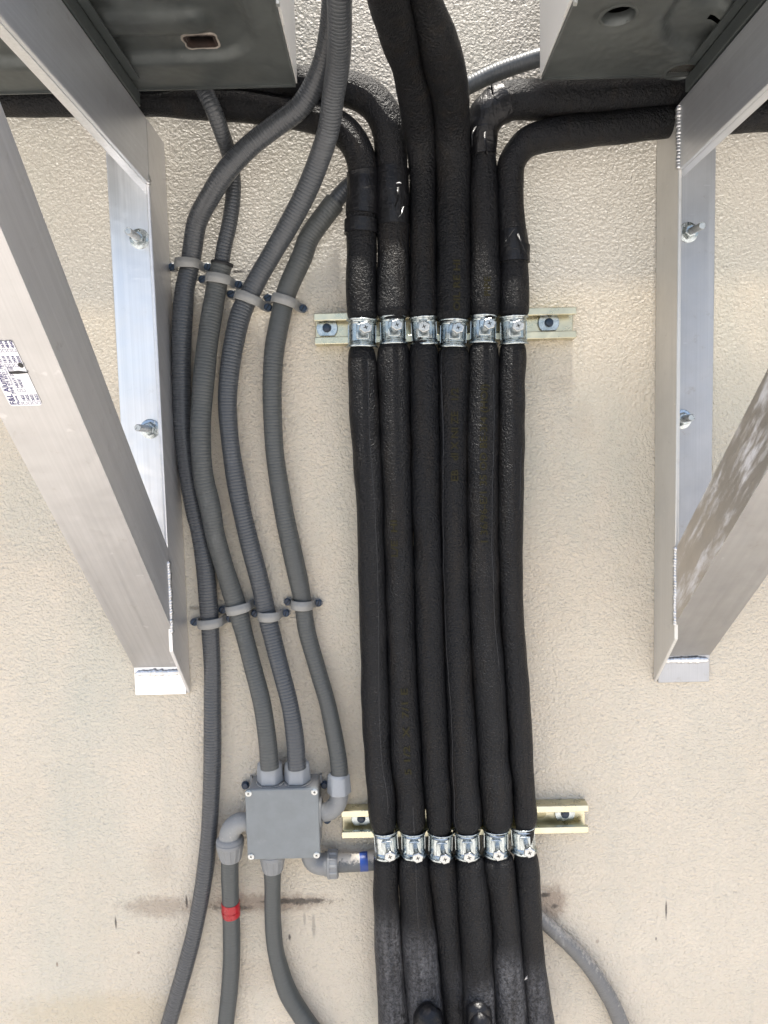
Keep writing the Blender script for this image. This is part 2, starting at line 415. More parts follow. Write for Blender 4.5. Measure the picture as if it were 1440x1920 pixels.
def path(data, step=5, pinch=()):
    s = catmull(prep(data), step); pts = []
    for x, y, d, w in s:
        r = w / 2 * (DW - d) / FPX
        for yc, k, hw in pinch: r = r * (1.05 if yc < 1000 else 1.0) * (1.03 if y > 1600 and yc > 1000 else 1); r += (k - r) * math.exp(-((y - yc) / hw) ** 6)
        pts.append((x, y, U(x, y, d), r))
    return pts
def frames(P):
    T = []
    n = len(P)
    for i in range(n):
        t = (P[min(n - 1, i + 1)] - P[max(0, i - 1)]).normalized(); T.append(t)
    fr = []; nrm = Vector((0, -1, 0))
    for t in T:
        u = nrm - t * nrm.dot(t)
        u = u.normalized() if u.length > 1e-3 else t.orthogonal().normalized()
        nrm = u; fr.append((t, u, t.cross(u)))
    return fr
def tube(name, pts, m, parent=None, segs=32, off=0.0, dust_and_sun=None, wob=0.0, wobs=30, hollow=False, seed=0, lump=None):
    P = [p[2] for p in pts]; fr = frames(P); V = []; UVs = []; D = []; s = 0
    for i, (p, f) in enumerate(zip(pts, fr)):
        if i: s += (P[i] - P[i - 1]).length
        for k in range(segs):
            a = 2 * math.pi * k / segs; dr = f[1] * math.cos(a) + f[2] * math.sin(a)
            r = p[3] + off
            if wob: r += wob * noise.noise((P[i] + dr * .02) * wobs + Vector((seed, 0, 0)))
            if lump: r += lump(i / (len(pts) - 1), a)
            V.append(P[i] + dr * r); UVs.append((s, a * p[3]))
            D.append(dust_and_sun(p[1], a) if dust_and_sun else 0)
    n = len(pts); F = [(i * segs + k, (i + 1) * segs + k, (i + 1) * segs + (k + 1) % segs, i * segs + (k + 1) % segs) for i in range(n - 1) for k in range(segs)]
    F.append(list(range(segs))); F.append([(n - 1) * segs + k for k in range(segs)][::-1])
    return mesh(name, V, F, m, parent, smooth=True, uv=UVs, attr=D if dust_and_sun else None, sharp=60)
def sub(pts, y0, y1):
    return [p for p in pts if y0 <= p[1] <= y1]
def text_mesh(s, size, bold=0.0):
    cu = bpy.data.curves.new('t', 'FONT'); cu.body = s; cu.size = size; cu.offset = bold; cu.resolution_u = 2
    o = bpy.data.objects.new('t', cu); S.collection.objects.link(o)
    dg = bpy.context.evaluated_depsgraph_get(); me = bpy.data.meshes.new_from_object(o.evaluated_get(dg))
    V = [v.co.copy() for v in me.vertices]; F = [list(p.vertices) for p in me.polygons]
    bpy.data.objects.remove(o); bpy.data.curves.remove(cu); bpy.data.meshes.remove(me)
    return V, F
def copy_tree(o, parent=None):
    c = o.copy(); S.collection.objects.link(c); ORG[c.name] = ORG.get(o.name, Vector((0, 0, 0)))
    if parent: c.parent = parent
    for ch in [q for q in o.children]: copy_tree(ch, c)
    return c

# ------------------------------------------------------------------ setting: deck and wall
g = G().box((-30, -60, -.2), (30, .3, 0)); tag(g.obj('ground', m_ground), kind='structure')
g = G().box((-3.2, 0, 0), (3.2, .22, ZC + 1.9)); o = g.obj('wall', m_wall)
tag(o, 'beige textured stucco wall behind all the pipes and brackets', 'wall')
g = G().box((-3.25, -.03, ZC + 1.902), (3.25, .25, ZC + 1.97)); c_ = g.obj('coping', m_casing, o)

# ------------------------------------------------------------------ outdoor units
ZB = .441
def bump_s(t): return max(0, 1 - t * t) ** 2
def unit(name, label, x0, x1, d0, d1, hf, holes, side):
    root = empty(name, W3((x0 + x1) / 2, (d0 + d1) / 2, ZB), label, 'outdoor unit')
    tk = .0022
    # embossed base pan as a relief grid with real openings
    xs = np.arange(x0 + tk, x1 - tk, .0045); ds = np.arange(d0 + tk, d1 - tk, .0045)
    xs = np.append(xs, x1 - tk); ds = np.append(ds, d1 - tk)
    V = [W3(x, d, ZB + .0015 + hf(x, d)) for x in xs for d in ds]
    nx, ny = len(xs), len(ds); F = []
    for i in range(nx - 1):
        for j in range(ny - 1):
            cx, cd = (xs[i] + xs[i + 1]) / 2, (ds[j] + ds[j + 1]) / 2
            if any(h(cx, cd) for h in holes): continue
            F.append((i * ny + j, i * ny + j + 1, (i + 1) * ny + j + 1, (i + 1) * ny + j))
    mesh('base_pan', V, F, m_pan, root, smooth=True)
    # rolled rim round the pan
    g = G()
    g.box(W3(x0, d0, ZB - .001), W3(x1, d0 + tk, ZB + .016)); g.box(W3(x0, d1 - tk, ZB - .001), W3(x1, d1, ZB + .016))
    g.box(W3(x0, d0 + tk, ZB - .001), W3(x0 + tk, d1 - tk, ZB + .016)); g.box(W3(x1 - tk, d0 + tk, ZB - .001), W3(x1, d1 - tk, ZB + .016))
    g.obj('pan_rim', m_pan, root)
    # casing: side panels, back, front, lid
    zt = ZB + .56
    e = .0015
    for nm, a, b in (('side_panel', (x0 - e, d0 - .001, ZB + .004), (x0 - e + .0012, d1, zt)), ('side_panel', (x1 + e - .0012, d0 - .001, ZB + .004), (x1 + e, d1, zt)),
                     ('front_panel', (x0, d1 + .001, ZB + .004), (x1, d1 + .004, zt)), ('lid', (x0 - .004, d0 - .004, zt + .001), (x1 + .004, d1 + .006, zt + .018))):
        G().box(W3(*a), W3(*b)).obj(nm, m_casing, root)
    G().box(W3(x0 + .004, d0 + .003, ZB + .05), W3(x1 - .004, d0 + .006, zt)).obj('coil_guard', m_foot, root)
    G().box(W3(x0 + .004, d0 + .004, ZB + .045), W3(x1 - .004, d1 - .004, ZB + .047)).obj('added_dark_sheet', m_void, root)  # black sheet added to make the pan's openings look dark inside
    return root
def rrect(x, d, cx, cd, hx, hd, r):
    qx = abs(x - cx) - hx + r; qd = abs(d - cd) - hd + r
    return math.hypot(max(qx, 0), max(qd, 0)) + min(max(qx, qd), 0) - r
def sstep(t): t = min(1, max(0, t)); return t * t * (3 - 2 * t)
# left unit: basin with a rust-edged rectangular opening
cut = [UZ(345, 70, ZB + .006), UZ(392, 68, ZB + .006), UZ(404, 101, ZB + .006), UZ(366, 106, ZB + .006)]
cx0 = sum(p.x for p in cut) / 4; cd0 = -sum(p.y for p in cut) / 4
def hf_l(x, d):
    s = rrect(x, d, -.30, .235, .175, .082, .06)
    h = .010 * sstep(-s / .014)
    s2 = rrect(x, d, -.27, .222, .105, .028, .026)
    h -= .008 * sstep(-s2 / .018)
    h += .006 * bump_s((d - .305) / .018) * sstep((x + .55) / .05) * sstep((-.14 - x) / .03)
    h += .005 * bump_s(math.hypot(x + .245, (d - .262) * 1.4) / .02)
    s3 = rrect(x, d, -.62, .235, .12, .07, .05); h += .009 * sstep(-s3 / .014)
    return h
def hole_l(x, d): return abs(x - cx0) < .0165 and abs(d - cd0) < .0125
XL = -.0970
ul = unit('outdoor_unit', 'outdoor air conditioner unit at upper left with rusty rectangular opening in its underside', -1.0, XL, .100, .445, hf_l, [hole_l], 1)
def rim_rect(root, cx, cd, hx, hd, z, w, m, nm):
    g = G(); N = 40; V = []
    for k in range(N):
        a = 2 * math.pi * k / N
        for sc, dz in ((0, .0005), (1, -.0012), (1, .010), (0, .010)):
            j = 1 + .10 * noise.noise(Vector((math.cos(a) * 3, math.sin(a) * 3, sc * 2 + .5)))
            c_, s_ = math.cos(a), math.sin(a)
            k_ = 1 / max(abs(c_), abs(s_)); k_ = min(k_, 1.27)
            V.append(W3(cx + (hx + (w if sc == 0 else -.001)) * c_ * k_ * j, cd + (hd + (w if sc == 0 else -.001)) * s_ * k_ * j, z + dz))
    F = []
    for k in range(N):
        for q in range(4):
            F.append((k * 4 + q, k * 4 + (q + 1) % 4, ((k + 1) % N) * 4 + (q + 1) % 4, ((k + 1) % N) * 4 + q))
    mesh(nm, V, F, m, root, smooth=True)
rim_rect(ul, cx0, cd0, .0155, .0118, ZB + .0015 + hf_l(cx0 - .02, cd0), .0030, m_rust, 'rusty_opening_edge')
rim_rect(ul, cx0, cd0, .0185, .0145, ZB + .0012 + hf_l(cx0 - .02, cd0), .0016, m_rim, 'bare_metal_edge')
# right unit: round openings, swirl embossing, slot
hA = UZ(1160, 27, ZB + .004); hB = UZ(1279, 130, ZB + .003); hS = UZ(1345, 38, ZB + .005)
print('HOLES', cx0, cd0, hA.x, -hA.y, hB.x, -hB.y, hS.x, -hS.y)
def hf_r(x, d):
    h = 0
    s = rrect(x, d, .47, .245, .17, .095, .075)
    h += .008 * sstep(-s / .012)
    s2 = rrect(x, d, .50, .225, .145, .055, .045); h -= .009 * sstep(-s2 / .016)
    s2 = rrect(x, d, .42, .25, .10, .03, .028); h += .006 * sstep(-s2 / .012)
    h -= .006 * bump_s(math.hypot(x - hA.x, d + hA.y) / .036); h += .006 * sstep(1.6 - math.hypot(x - hA.x, d + hA.y) / .02)
    q_ = math.hypot(x - hB.x, d + hB.y); h *= sstep((q_ - .020) / .012); h -= .0015 * bump_s((q_ - .024) / .008)
    return h
holes_r = [lambda x, d: math.hypot(x - hA.x, d + hA.y) < .0180, lambda x, d: math.hypot(x - hB.x, d + hB.y) < .0185, lambda x, d: abs(x - hS.x) < .009 and abs(d + hS.y) < .0035]
XR = .2000
ur = unit('outdoor_unit', 'outdoor air conditioner unit at upper right with white side panel and round holes underneath', XR, 1.15, .100, .445, hf_r, holes_r, -1)
def ring(root, cx, cd, r, z, nm, m):
    G().lathe([(r - .0008, .010), (r - .0008, -.0014), (r + .0012, -.0020), (r + .0065, .0006), (r + .0065, .010)], W3(cx, cd, z), (0, 0, 1), 40).obj(nm, m, root, smooth=True, sharp=50)
def ringopen(root, cx, cd, r, z, nm, m):
    prof = [(r - .0012, .012), (r - .0012, -.0004), (r + .001, -.0014), (r + .0055, .0010)]
    V = []; n = 40
    for rr, t in prof:
        for k in range(n):
            a = 2 * math.pi * k / n; V.append(W3(cx + rr * math.cos(a), cd + rr * math.sin(a), z + t))
    F = [(i * n + k, i * n + (k + 1) % n, (i + 1) * n + (k + 1) % n, (i + 1) * n + k) for i in range(len(prof) - 1) for k in range(n)]
    mesh(nm, V, F, m, root, smooth=True)
ringopen(ur, hA.x, -hA.y, .0175, ZB + .0015 + hf_r(hA.x + .019, -hA.y), 'drain_hole_rim', m_pan)
ringopen(ur, hB.x, -hB.y, .0180, ZB + .0015 + hf_r(hB.x + .02, -hB.y), 'drain_hole_rim', m_pan)
g = G()
for k in range(16):
    x = hB.x - .0175 + k * .0023; g.box(W3(x, -hB.y - .0185, ZB + .0030), W3(x + .0007, -hB.y + .0185, ZB + .016))
tag(g.obj('coil_fins', m_fin, ur), kind='stuff')
g = G()
for k in range(7):
    x = hS.x - .008 + k * .0024; g.box(W3(x, -hS.y - .004, ZB + .0125), W3(x + .0009, -hS.y + .004, ZB + .016))
g.obj('slot_louvre', m_foot, ur)
# feet resting on the bracket arms
for root, xa, xb in ((ul, -.345, -.2865), (ur, .374, .43)):
    s = 1 if root is ur else -1
    G().box(W3(xa, .098, .4225), W3(xb, .44, .4395)).obj('mounting_foot', m_foot, root, bevel=.0012)
    xi = xb if s < 0 else xa
    G().box(W3(min(xi, xi + s * -.010), .13, .4400), W3(max(xi, xi + s * -.010), .44, .4418)).obj('mounting_foot_flange', m_foot, root)
# small bolt and joint seam on the left unit's side
bx = U(534, 4, .27)
G().lathe([(.004, 0), (.004, .003)], (XL + .0015, bx.y, bx.z), (1, 0, 0), 6).obj('casing_bolt', m_zinc2, ul)
pb = U(1066, 3, .27)
G().lathe([(.004, 0), (.004, .003)], (XR - .0015, pb.y, pb.z), (-1, 0, 0), 6).obj('casing_bolt', m_zinc2, ur)
for root, xx in ((ul, XL + .0015), (ur, XR - .0015)):
    s = 1 if xx < 0 else -1
    G().box(W3(xx, .22, ZB + .005), W3(xx + s * .0015, .445, ZB + .030)).obj('casing_skirt', m_casing, root)

# ------------------------------------------------------------------ brackets
def weld(name, a, b, r, parent, up, pitch=.0032, m=None):
    a, b = Vector(a), Vector(b); L_ = (b - a).length; n = max(3, int(L_ / pitch)); t = (b - a).normalized()
    g = G(); up = Vector(up).normalized(); w = t.cross(up)
    for k in range(n):
        c = a + t * (k + .5) * L_ / n + w * random.uniform(-.0004, .0004)
        rr = r * random.uniform(.78, 1.25)
        V = []; F = []; nu, nv = 10, 6
        for i in range(nv + 1):
            ph = math.pi * i / nv
            for j in range(nu):
                th = 2 * math.pi * j / nu
                l = Vector((math.sin(ph) * math.cos(th) * rr, math.sin(ph) * math.sin(th) * rr * .55, math.cos(ph) * pitch * .95))
                bend = -.35 * abs(l.x)
                V.append(c + w * l.x + up * l.y + t * (l.z + bend))
        for i in range(nv):
            for j in range(nu): F.append((i * nu + j, i * nu + (j + 1) % nu, (i + 1) * nu + (j + 1) % nu, (i + 1) * nu + j))
        g.add(V, F)
    return g.obj(name, m or m_weld, parent, smooth=True)
def frame_obj(o, xdir, ydir):      # give an angle bar object axes (x across, y along) so brushed streaks follow the bar
    pass
def anchor(root, npx, npy, dn, tpx, tpy, dt):
    a = U(npx, npy, dn); b = U(tpx, tpy, dt); ax = (b - a).normalized()
    rod = G().lathe([(.0048, -.004), (.0048, (b - a).length - .001), (.0040, (b - a).length)], a, ax, 16).obj('anchor_bolt', m_zinc2, root, smooth=True, sharp=40)
    G().lathe([(.0135, 0), (.0135, .0012), (.0125, .0018)], (a.x, -dn, a.z), (0, -1, 0), 28).obj('washer', m_zinc, rod, smooth=True, sharp=35)
    G().lathe([(.0100, .0018), (.0100, .0030), (.0088, .0040), (.0086, .0098), (.0075, .0108)], (a.x, -dn, a.z), (0, -1, 0), 6, ref=(1, 0, .3)).obj('nut', m_zinc, rod, bevel=.0006)
def bar_along(name, quad, m, root, thick, nrm, bevel=.0012):
    # quad: four corners (a0, a1 along the bar, b1, b0), thickened by thick along nrm; its own axes: local Y runs along the bar
    a0, a1, b1, b0 = [Vector(q) for q in quad]
    g = G().prism([a0, a1, b1, b0], Vector(nrm).normalized() * thick)
    o = g.obj(name, m, root, bevel=bevel); return o
def bracket(label, xf, s, slope, mats):
    # xf: plane of the flange facing the pipes; s: direction in which the bracket's other legs point (-1 left, +1 right)
    mv, ma, mb, ms = mats[:4]
    root = empty('support_bracket', W3(xf, 0, -.34), label, 'bracket')
    T = .0050
    def sided(o, i):
        o.data.materials.append(ms)
        for p in o.data.polygons:
            if abs(p.normal.x) > .7: p.material_index = i
    ztop, zbot, w = .420, -.340, .076
    # post: flat leg on the wall and flange leg standing off it (its foot mitred to the brace)
    G().box(W3(xf + s * T, .001, zbot), W3(xf + s * .078, .001 + T, ztop + .006)).obj('wall_leg', mv, root, bevel=.0012)
    poly = [W3(xf, .001, zbot), W3(xf, w, -.258), W3(xf, w, ztop), W3(xf, .001, ztop)]
    G().prism(poly, (s * T, 0, 0)).obj('flange_leg', mats[4], root, bevel=.0012)
    # arm
    za, d0, d1 = .340, w + .001, .80
    G().box(W3(xf, d0, za), W3(xf + s * T, d1, ztop)).obj('arm_web', ma, root, bevel=.0012)
    G().box(W3(xf + s * T, .012, ztop - T), W3(xf + s * .070, d1, ztop - .0002)).obj('arm_top_leg', ma, root)
    G().box(W3(xf + s * T, .012, za + .0002), W3(xf + s * .0165, d1, za + T)).obj('arm_bottom_lip', mv if s < 0 else ma, root, bevel=.001)
    # brace: angle bar, side leg in the flange plane, lower leg facing down and out
    k = math.atan(slope); dirv = Vector((0, -math.cos(k), math.sin(k))); nu = Vector((0, math.sin(k), math.cos(k)))    # nu: up and towards the wall
    zb0 = -.309
    p0 = W3(xf, .010, zb0 + slope * .010)
    Lb = (.79 - .010) / math.cos(k)
    # side leg starts at the post's edge (d = w)
    t_w = (w + .001 - .010) / math.cos(k)
    lo0 = p0 + dirv * t_w + nu * T; lo1 = p0 + dirv * Lb + nu * T
    dz = w / math.cos(k)
    hi0 = lo0 + Vector((0, 0, dz - .010)); tt = nu * (w - T)
    hi1 = lo1 + tt
    G().prism([lo0, lo1, hi1, hi0], (s * T, 0, 0)).obj('brace_side_leg', ms, root)
    t6 = (w + .0005 - .010) / math.cos(k); a = p0; b = p0 + Vector((s * w, 0, 0)); i_ = Vector((s * (T + .0006), 0, 0))
    q = [a + i_, a + i_ + dirv * t6, a + dirv * t6, a + dirv * Lb, b + dirv * Lb, b]
    o = G().prism([p + nu * 0 for p in q], nu * T).obj('brace_lower_leg', mb, root); sided(o, 1)
    weld('weld_bead', W3(xf + s * .006, .0075, zb0 + .002), W3(xf + s * (w - .002), .0075, zb0 + .002), .0050, root, (0, -1, 0), .0052)
    return root
LM = (m_alu_v, m_alu_arm, m_alu_b, m_alu_side, m_alu_side)
RM = (m_alu_w, m_alu_arm, m_alu_bw, m_alu_sidew, m_alu_fl)
bl = bracket('left triangular aluminium bracket with white paper sticker on its diagonal brace', -.2870, -1, 1.06, LM)
br = bracket('right triangular aluminium bracket with chalky white scuffs along its diagonal brace', .3755, 1, .92, RM)
anchor(bl, 262, 448, .006, 240, 433, .052); anchor(bl, 282, 804, .006, 258, 802, .050)
anchor(br, 1290, 436, .006, 1317, 423, .050); anchor(br, 1278, 786, .006, 1297, 783, .040)
weld('weld_bead', W3(.3745, .0775, .342), W3(.3745, .0775, .416), .0042, br, (-1, -.6, 0), .0040)
weld('weld_bead', W3(.3745, .0775, -.238), W3(.3745, .0775, -.135), .0036, br, (-1, -.6, 0), .0036)
weld('weld_bead', W3(-.2862, .0775, -.232), W3(-.2862, .0775, -.138), .0036, bl, (1, -.6, 0), .0036)
weld('weld_bead', W3(-.2875, .0775, .340), W3(-.2875, .0775, .350), .0036, bl, (1, -.6, 0), .0036)
weld('weld_bead', U(201, 275, .012), U(219, 281, .012), .0055, bl, (0, -1, -.3), .0062)
G().add([W3(-.2862, .0785, -.262), W3(-.2862, .0785, -.232), W3(-.2885, .0790, -.232), W3(-.2885, .0790, -.262)], [(0, 1, 2, 3)]).obj('weld_filler', m_weld, bl) if False else None
# sticker on the left brace's lower leg
sl_ = 1.06; k = math.atan(sl_); A_ = Vector((0, -math.cos(k), math.sin(k))); Bx = Vector((-1, 0, 0)); Nn = Vector((0, -math.sin(k), -math.cos(k)))
def on_face(px, py, off=0):
    p0 = W3(-.287, 0, -.309) + Nn * off; r = Vector(ray(px, py)); c = Vector(CAM)
    t = (p0 - c).dot(Nn) / r.dot(Nn); return c + r * t
pA, pB, pC = on_face(26, 759), on_face(76, 759), on_face(28, 638)
O_ = W3(-.287, 0, -.309)
def fc(p): q = p - O_; return (q.dot(A_), q.dot(Bx))
print('STICKER', fc(pA), fc(pB), fc(pC), fc(on_face(0, 690)))
s0 = min(fc(pA)[0], fc(pB)[0]); tR = fc(pB)[1]; tR2 = fc(pC)[1]
LS, HS = fc(pC)[0] - s0, fc(pA)[1] - min(tR, tR2)
HS = max(HS, .030); LS = max(LS, .05)
tr = (tR + tR2) / 2
def fp(s, t, off): return O_ + A_ * s + Bx * t + Nn * off       # s along brace, t across (outwards)
g = G(); N = 8; V = []
rr = .003
for cx, cy, a0 in ((s0 + rr, tr + rr, 180), (s0 + LS - rr, tr + rr, 270), (s0 + LS - rr, tr + HS - rr, 0), (s0 + rr, tr + HS - rr, 90)):
    for q in range(5):
        a = rad(a0 + q * 22.5); V.append(fp(cx + rr * math.cos(a), cy + rr * math.sin(a), .0004))
st_ = G().prism(V, Nn * .0003).obj('paper_sticker', m_paper, bl)
HT = HS
def sticker_text(s, u, v, size, m=m_ink, bold=0.0):
    # u along the reading direction (up the brace), v distance from the sticker's right-hand edge line
    Vt, Ft = text_mesh(s, size, bold)
    return [fp(s0 + u + p.x, tr + v + p.y, .0009) for p in Vt], Ft
def boxmark(g, u, v, a):
    e = a * .12
    for (x0, y0, x1, y1) in ((0, 0, a, e), (0, a - e, a, a), (0, e, e, a - e), (a - e, e, a, a - e)):
        g.add([fp(s0 + u + x, tr + v + y, .0009) for x, y in ((x0, y0), (x1, y0), (x1, y1), (x0, y1))], [(0, 1, 2, 3)])
g = G(); q = HT
rows = [('F&L Aluminum Inc.', .02, .775, .265, .00022), ('Phone: (954) 975 8533 - Fax (954)', .02, .655, .135, .0001), ('Pompano Beach, FL 33069', .34, .575, .095, 0.0)]
for r_ in rows: g.add(*sticker_text(r_[0], r_[1] * LS, r_[2] * q, r_[3] * q, bold=r_[4]))
c4 = [v * q for v in (.44, .30, .16, .02)]
for j, names in enumerate((('1822', '2422', '3022', '3622'), ('1818', '2418', '2424', '3030'), ('3630', '3636', '4836', '4040'))):
    u = (.02, .62, .84)[j] * LS
    for v, nm in zip(c4, names):
        boxmark(g, u, v, q * .11); g.add(*sticker_text(nm, u + q * .14, v, q * .125, bold=.00012))
g.add(*sticker_text('kit', .02 * LS, .565 * q, q * .11))
for v, nm in ((c4[0], 'HEAVY DUTY'), (c4[1], 'WIDE')):
    boxmark(g, LS * .23, v, q * .11); g.add(*sticker_text(nm, LS * .23 + q * .15, v, q * .13, bold=.0001))
g.add(*sticker_text('10', LS * .56, .36 * q, q * .14, bold=.00012))
g.obj('sticker_print', m_ink, st_)
g = G()
ub = LS * .62; vb = c4[3]
g.add([fp(s0 + ub + .0017 + .0028 * math.cos(a), tr + vb + .0017 + .0024 * math.sin(a), .0011) for a in [2 * math.pi * i / 14 for i in range(14)]], [list(range(14))])
us = LS * .52
g.add([fp(s0 + us + x, tr + y, .0011) for x, y in ((0, .016), (.0022, .016), (.0030, .007), (.0014, -.001), (.0002, -.001), (-.0006, .009))], [list(range(6))])
g.obj('marker_scribble', m_marker, st_)

# ------------------------------------------------------------------ strut rails
def rail(label, x0, x1, zc, washers, slots):
    root = empty('strut_rail', W3((x0 + x1) / 2, 0, zc), label, 'mounting rail', 'strut rails holding the pipe clamps')
    h, dp, t, lip, ret = .0206, .0215, .0018, .0098, .0062
    prof = [(.0005, -h), (dp, -h), (dp, -h + lip), (dp - ret, -h + lip), (dp - ret, -h + lip - t), (dp - t, -h + lip - t), (dp - t, -h + t), (.0005 + t, -h + t),
            (.0005 + t, h - t), (dp - t, h - t), (dp - t, h - lip + t), (dp - ret, h - lip + t), (dp - ret, h - lip), (dp, h - lip), (dp, h), (.0005, h)]
    G().prism([W3(x0, d, zc + z) for d, z in prof], (x1 - x0, 0, 0)).obj('channel', m_gold, root, bevel=.0009)
    for sx in slots:
        V = []
        for k in range(20):
            a = 2 * math.pi * k / 20; V.append(W3(sx + .0065 * math.cos(a) + (.008 if math.cos(a) > 0 else -.008), .00232, zc + .0065 * math.sin(a)))
        mesh('slot', V, [list(range(20))], m_goldin, root)
    for wx, dz in washers:
        c = W3(wx, .0035, zc + dz)
        # square washer with two rounded sides
        V = []
        for k in range(36):
            a = 2 * math.pi * k / 36; x = .0145 * math.cos(a); z = max(-.0108, min(.0108, .0145 * math.sin(a))); V.append(c + Vector((x, 0, z)))
        wsh = G().prism(V, (0, -.0028, 0)).obj('square_washer', m_zinc, root, bevel=.0006)
        screw(wsh, c + Vector((0, -.0028, 0)), (0, -1, 0), .0050, .0045, m_blue, 'screw_head')
    return root
def screw(parent, c, ax, r, h, m, nm, slot=True, hexa=False, rot=.3, local=False):
    ax = Vector(ax).normalized(); c = Vector(c)
    u = ax.orthogonal().normalized(); w = ax.cross(u); u = u * math.cos(rot) + w * math.sin(rot); w = ax.cross(u)
    g = G().lathe([(r * 1.22, 0), (r * 1.22, h * .25), (r, h * .3), (r * .96, h * .9), (r * .8, h)], c, ax, 6 if hexa else 20, ref=u)
    if slot:
        g.V[-1:] = g.V[-1:]
    o = g.obj(nm, m, parent, smooth=True, sharp=35, local=local)
    if slot:
        s = r * .14; T_ = c + ax * (h + .00015)
        G().add([T_ + u * x + w * y for x, y in ((-r * .8, -s), (r * .8, -s), (r * .8, s), (-r * .8, s))], [(0, 1, 2, 3)]).obj('slot', m_void, o, local=local) if False else None
    return o
r1z = .165; r2z = -.531
rail1 = rail('upper gold zinc strut rail on the wall behind the pipes', -.0915, .2620, r1z, [(U(613, 615, .006).x, U(613, 615, .006).z - ZC - r1z), (U(1029, 605, .006).x, U(1029, 605, .006).z - ZC - r1z)], [.16, .05])
rail2 = rail('lower gold zinc strut rail on the wall behind the pipes', -.0755, .2768, r2z, [(-.0475, .001), (.247, .001)], [.206, .1])

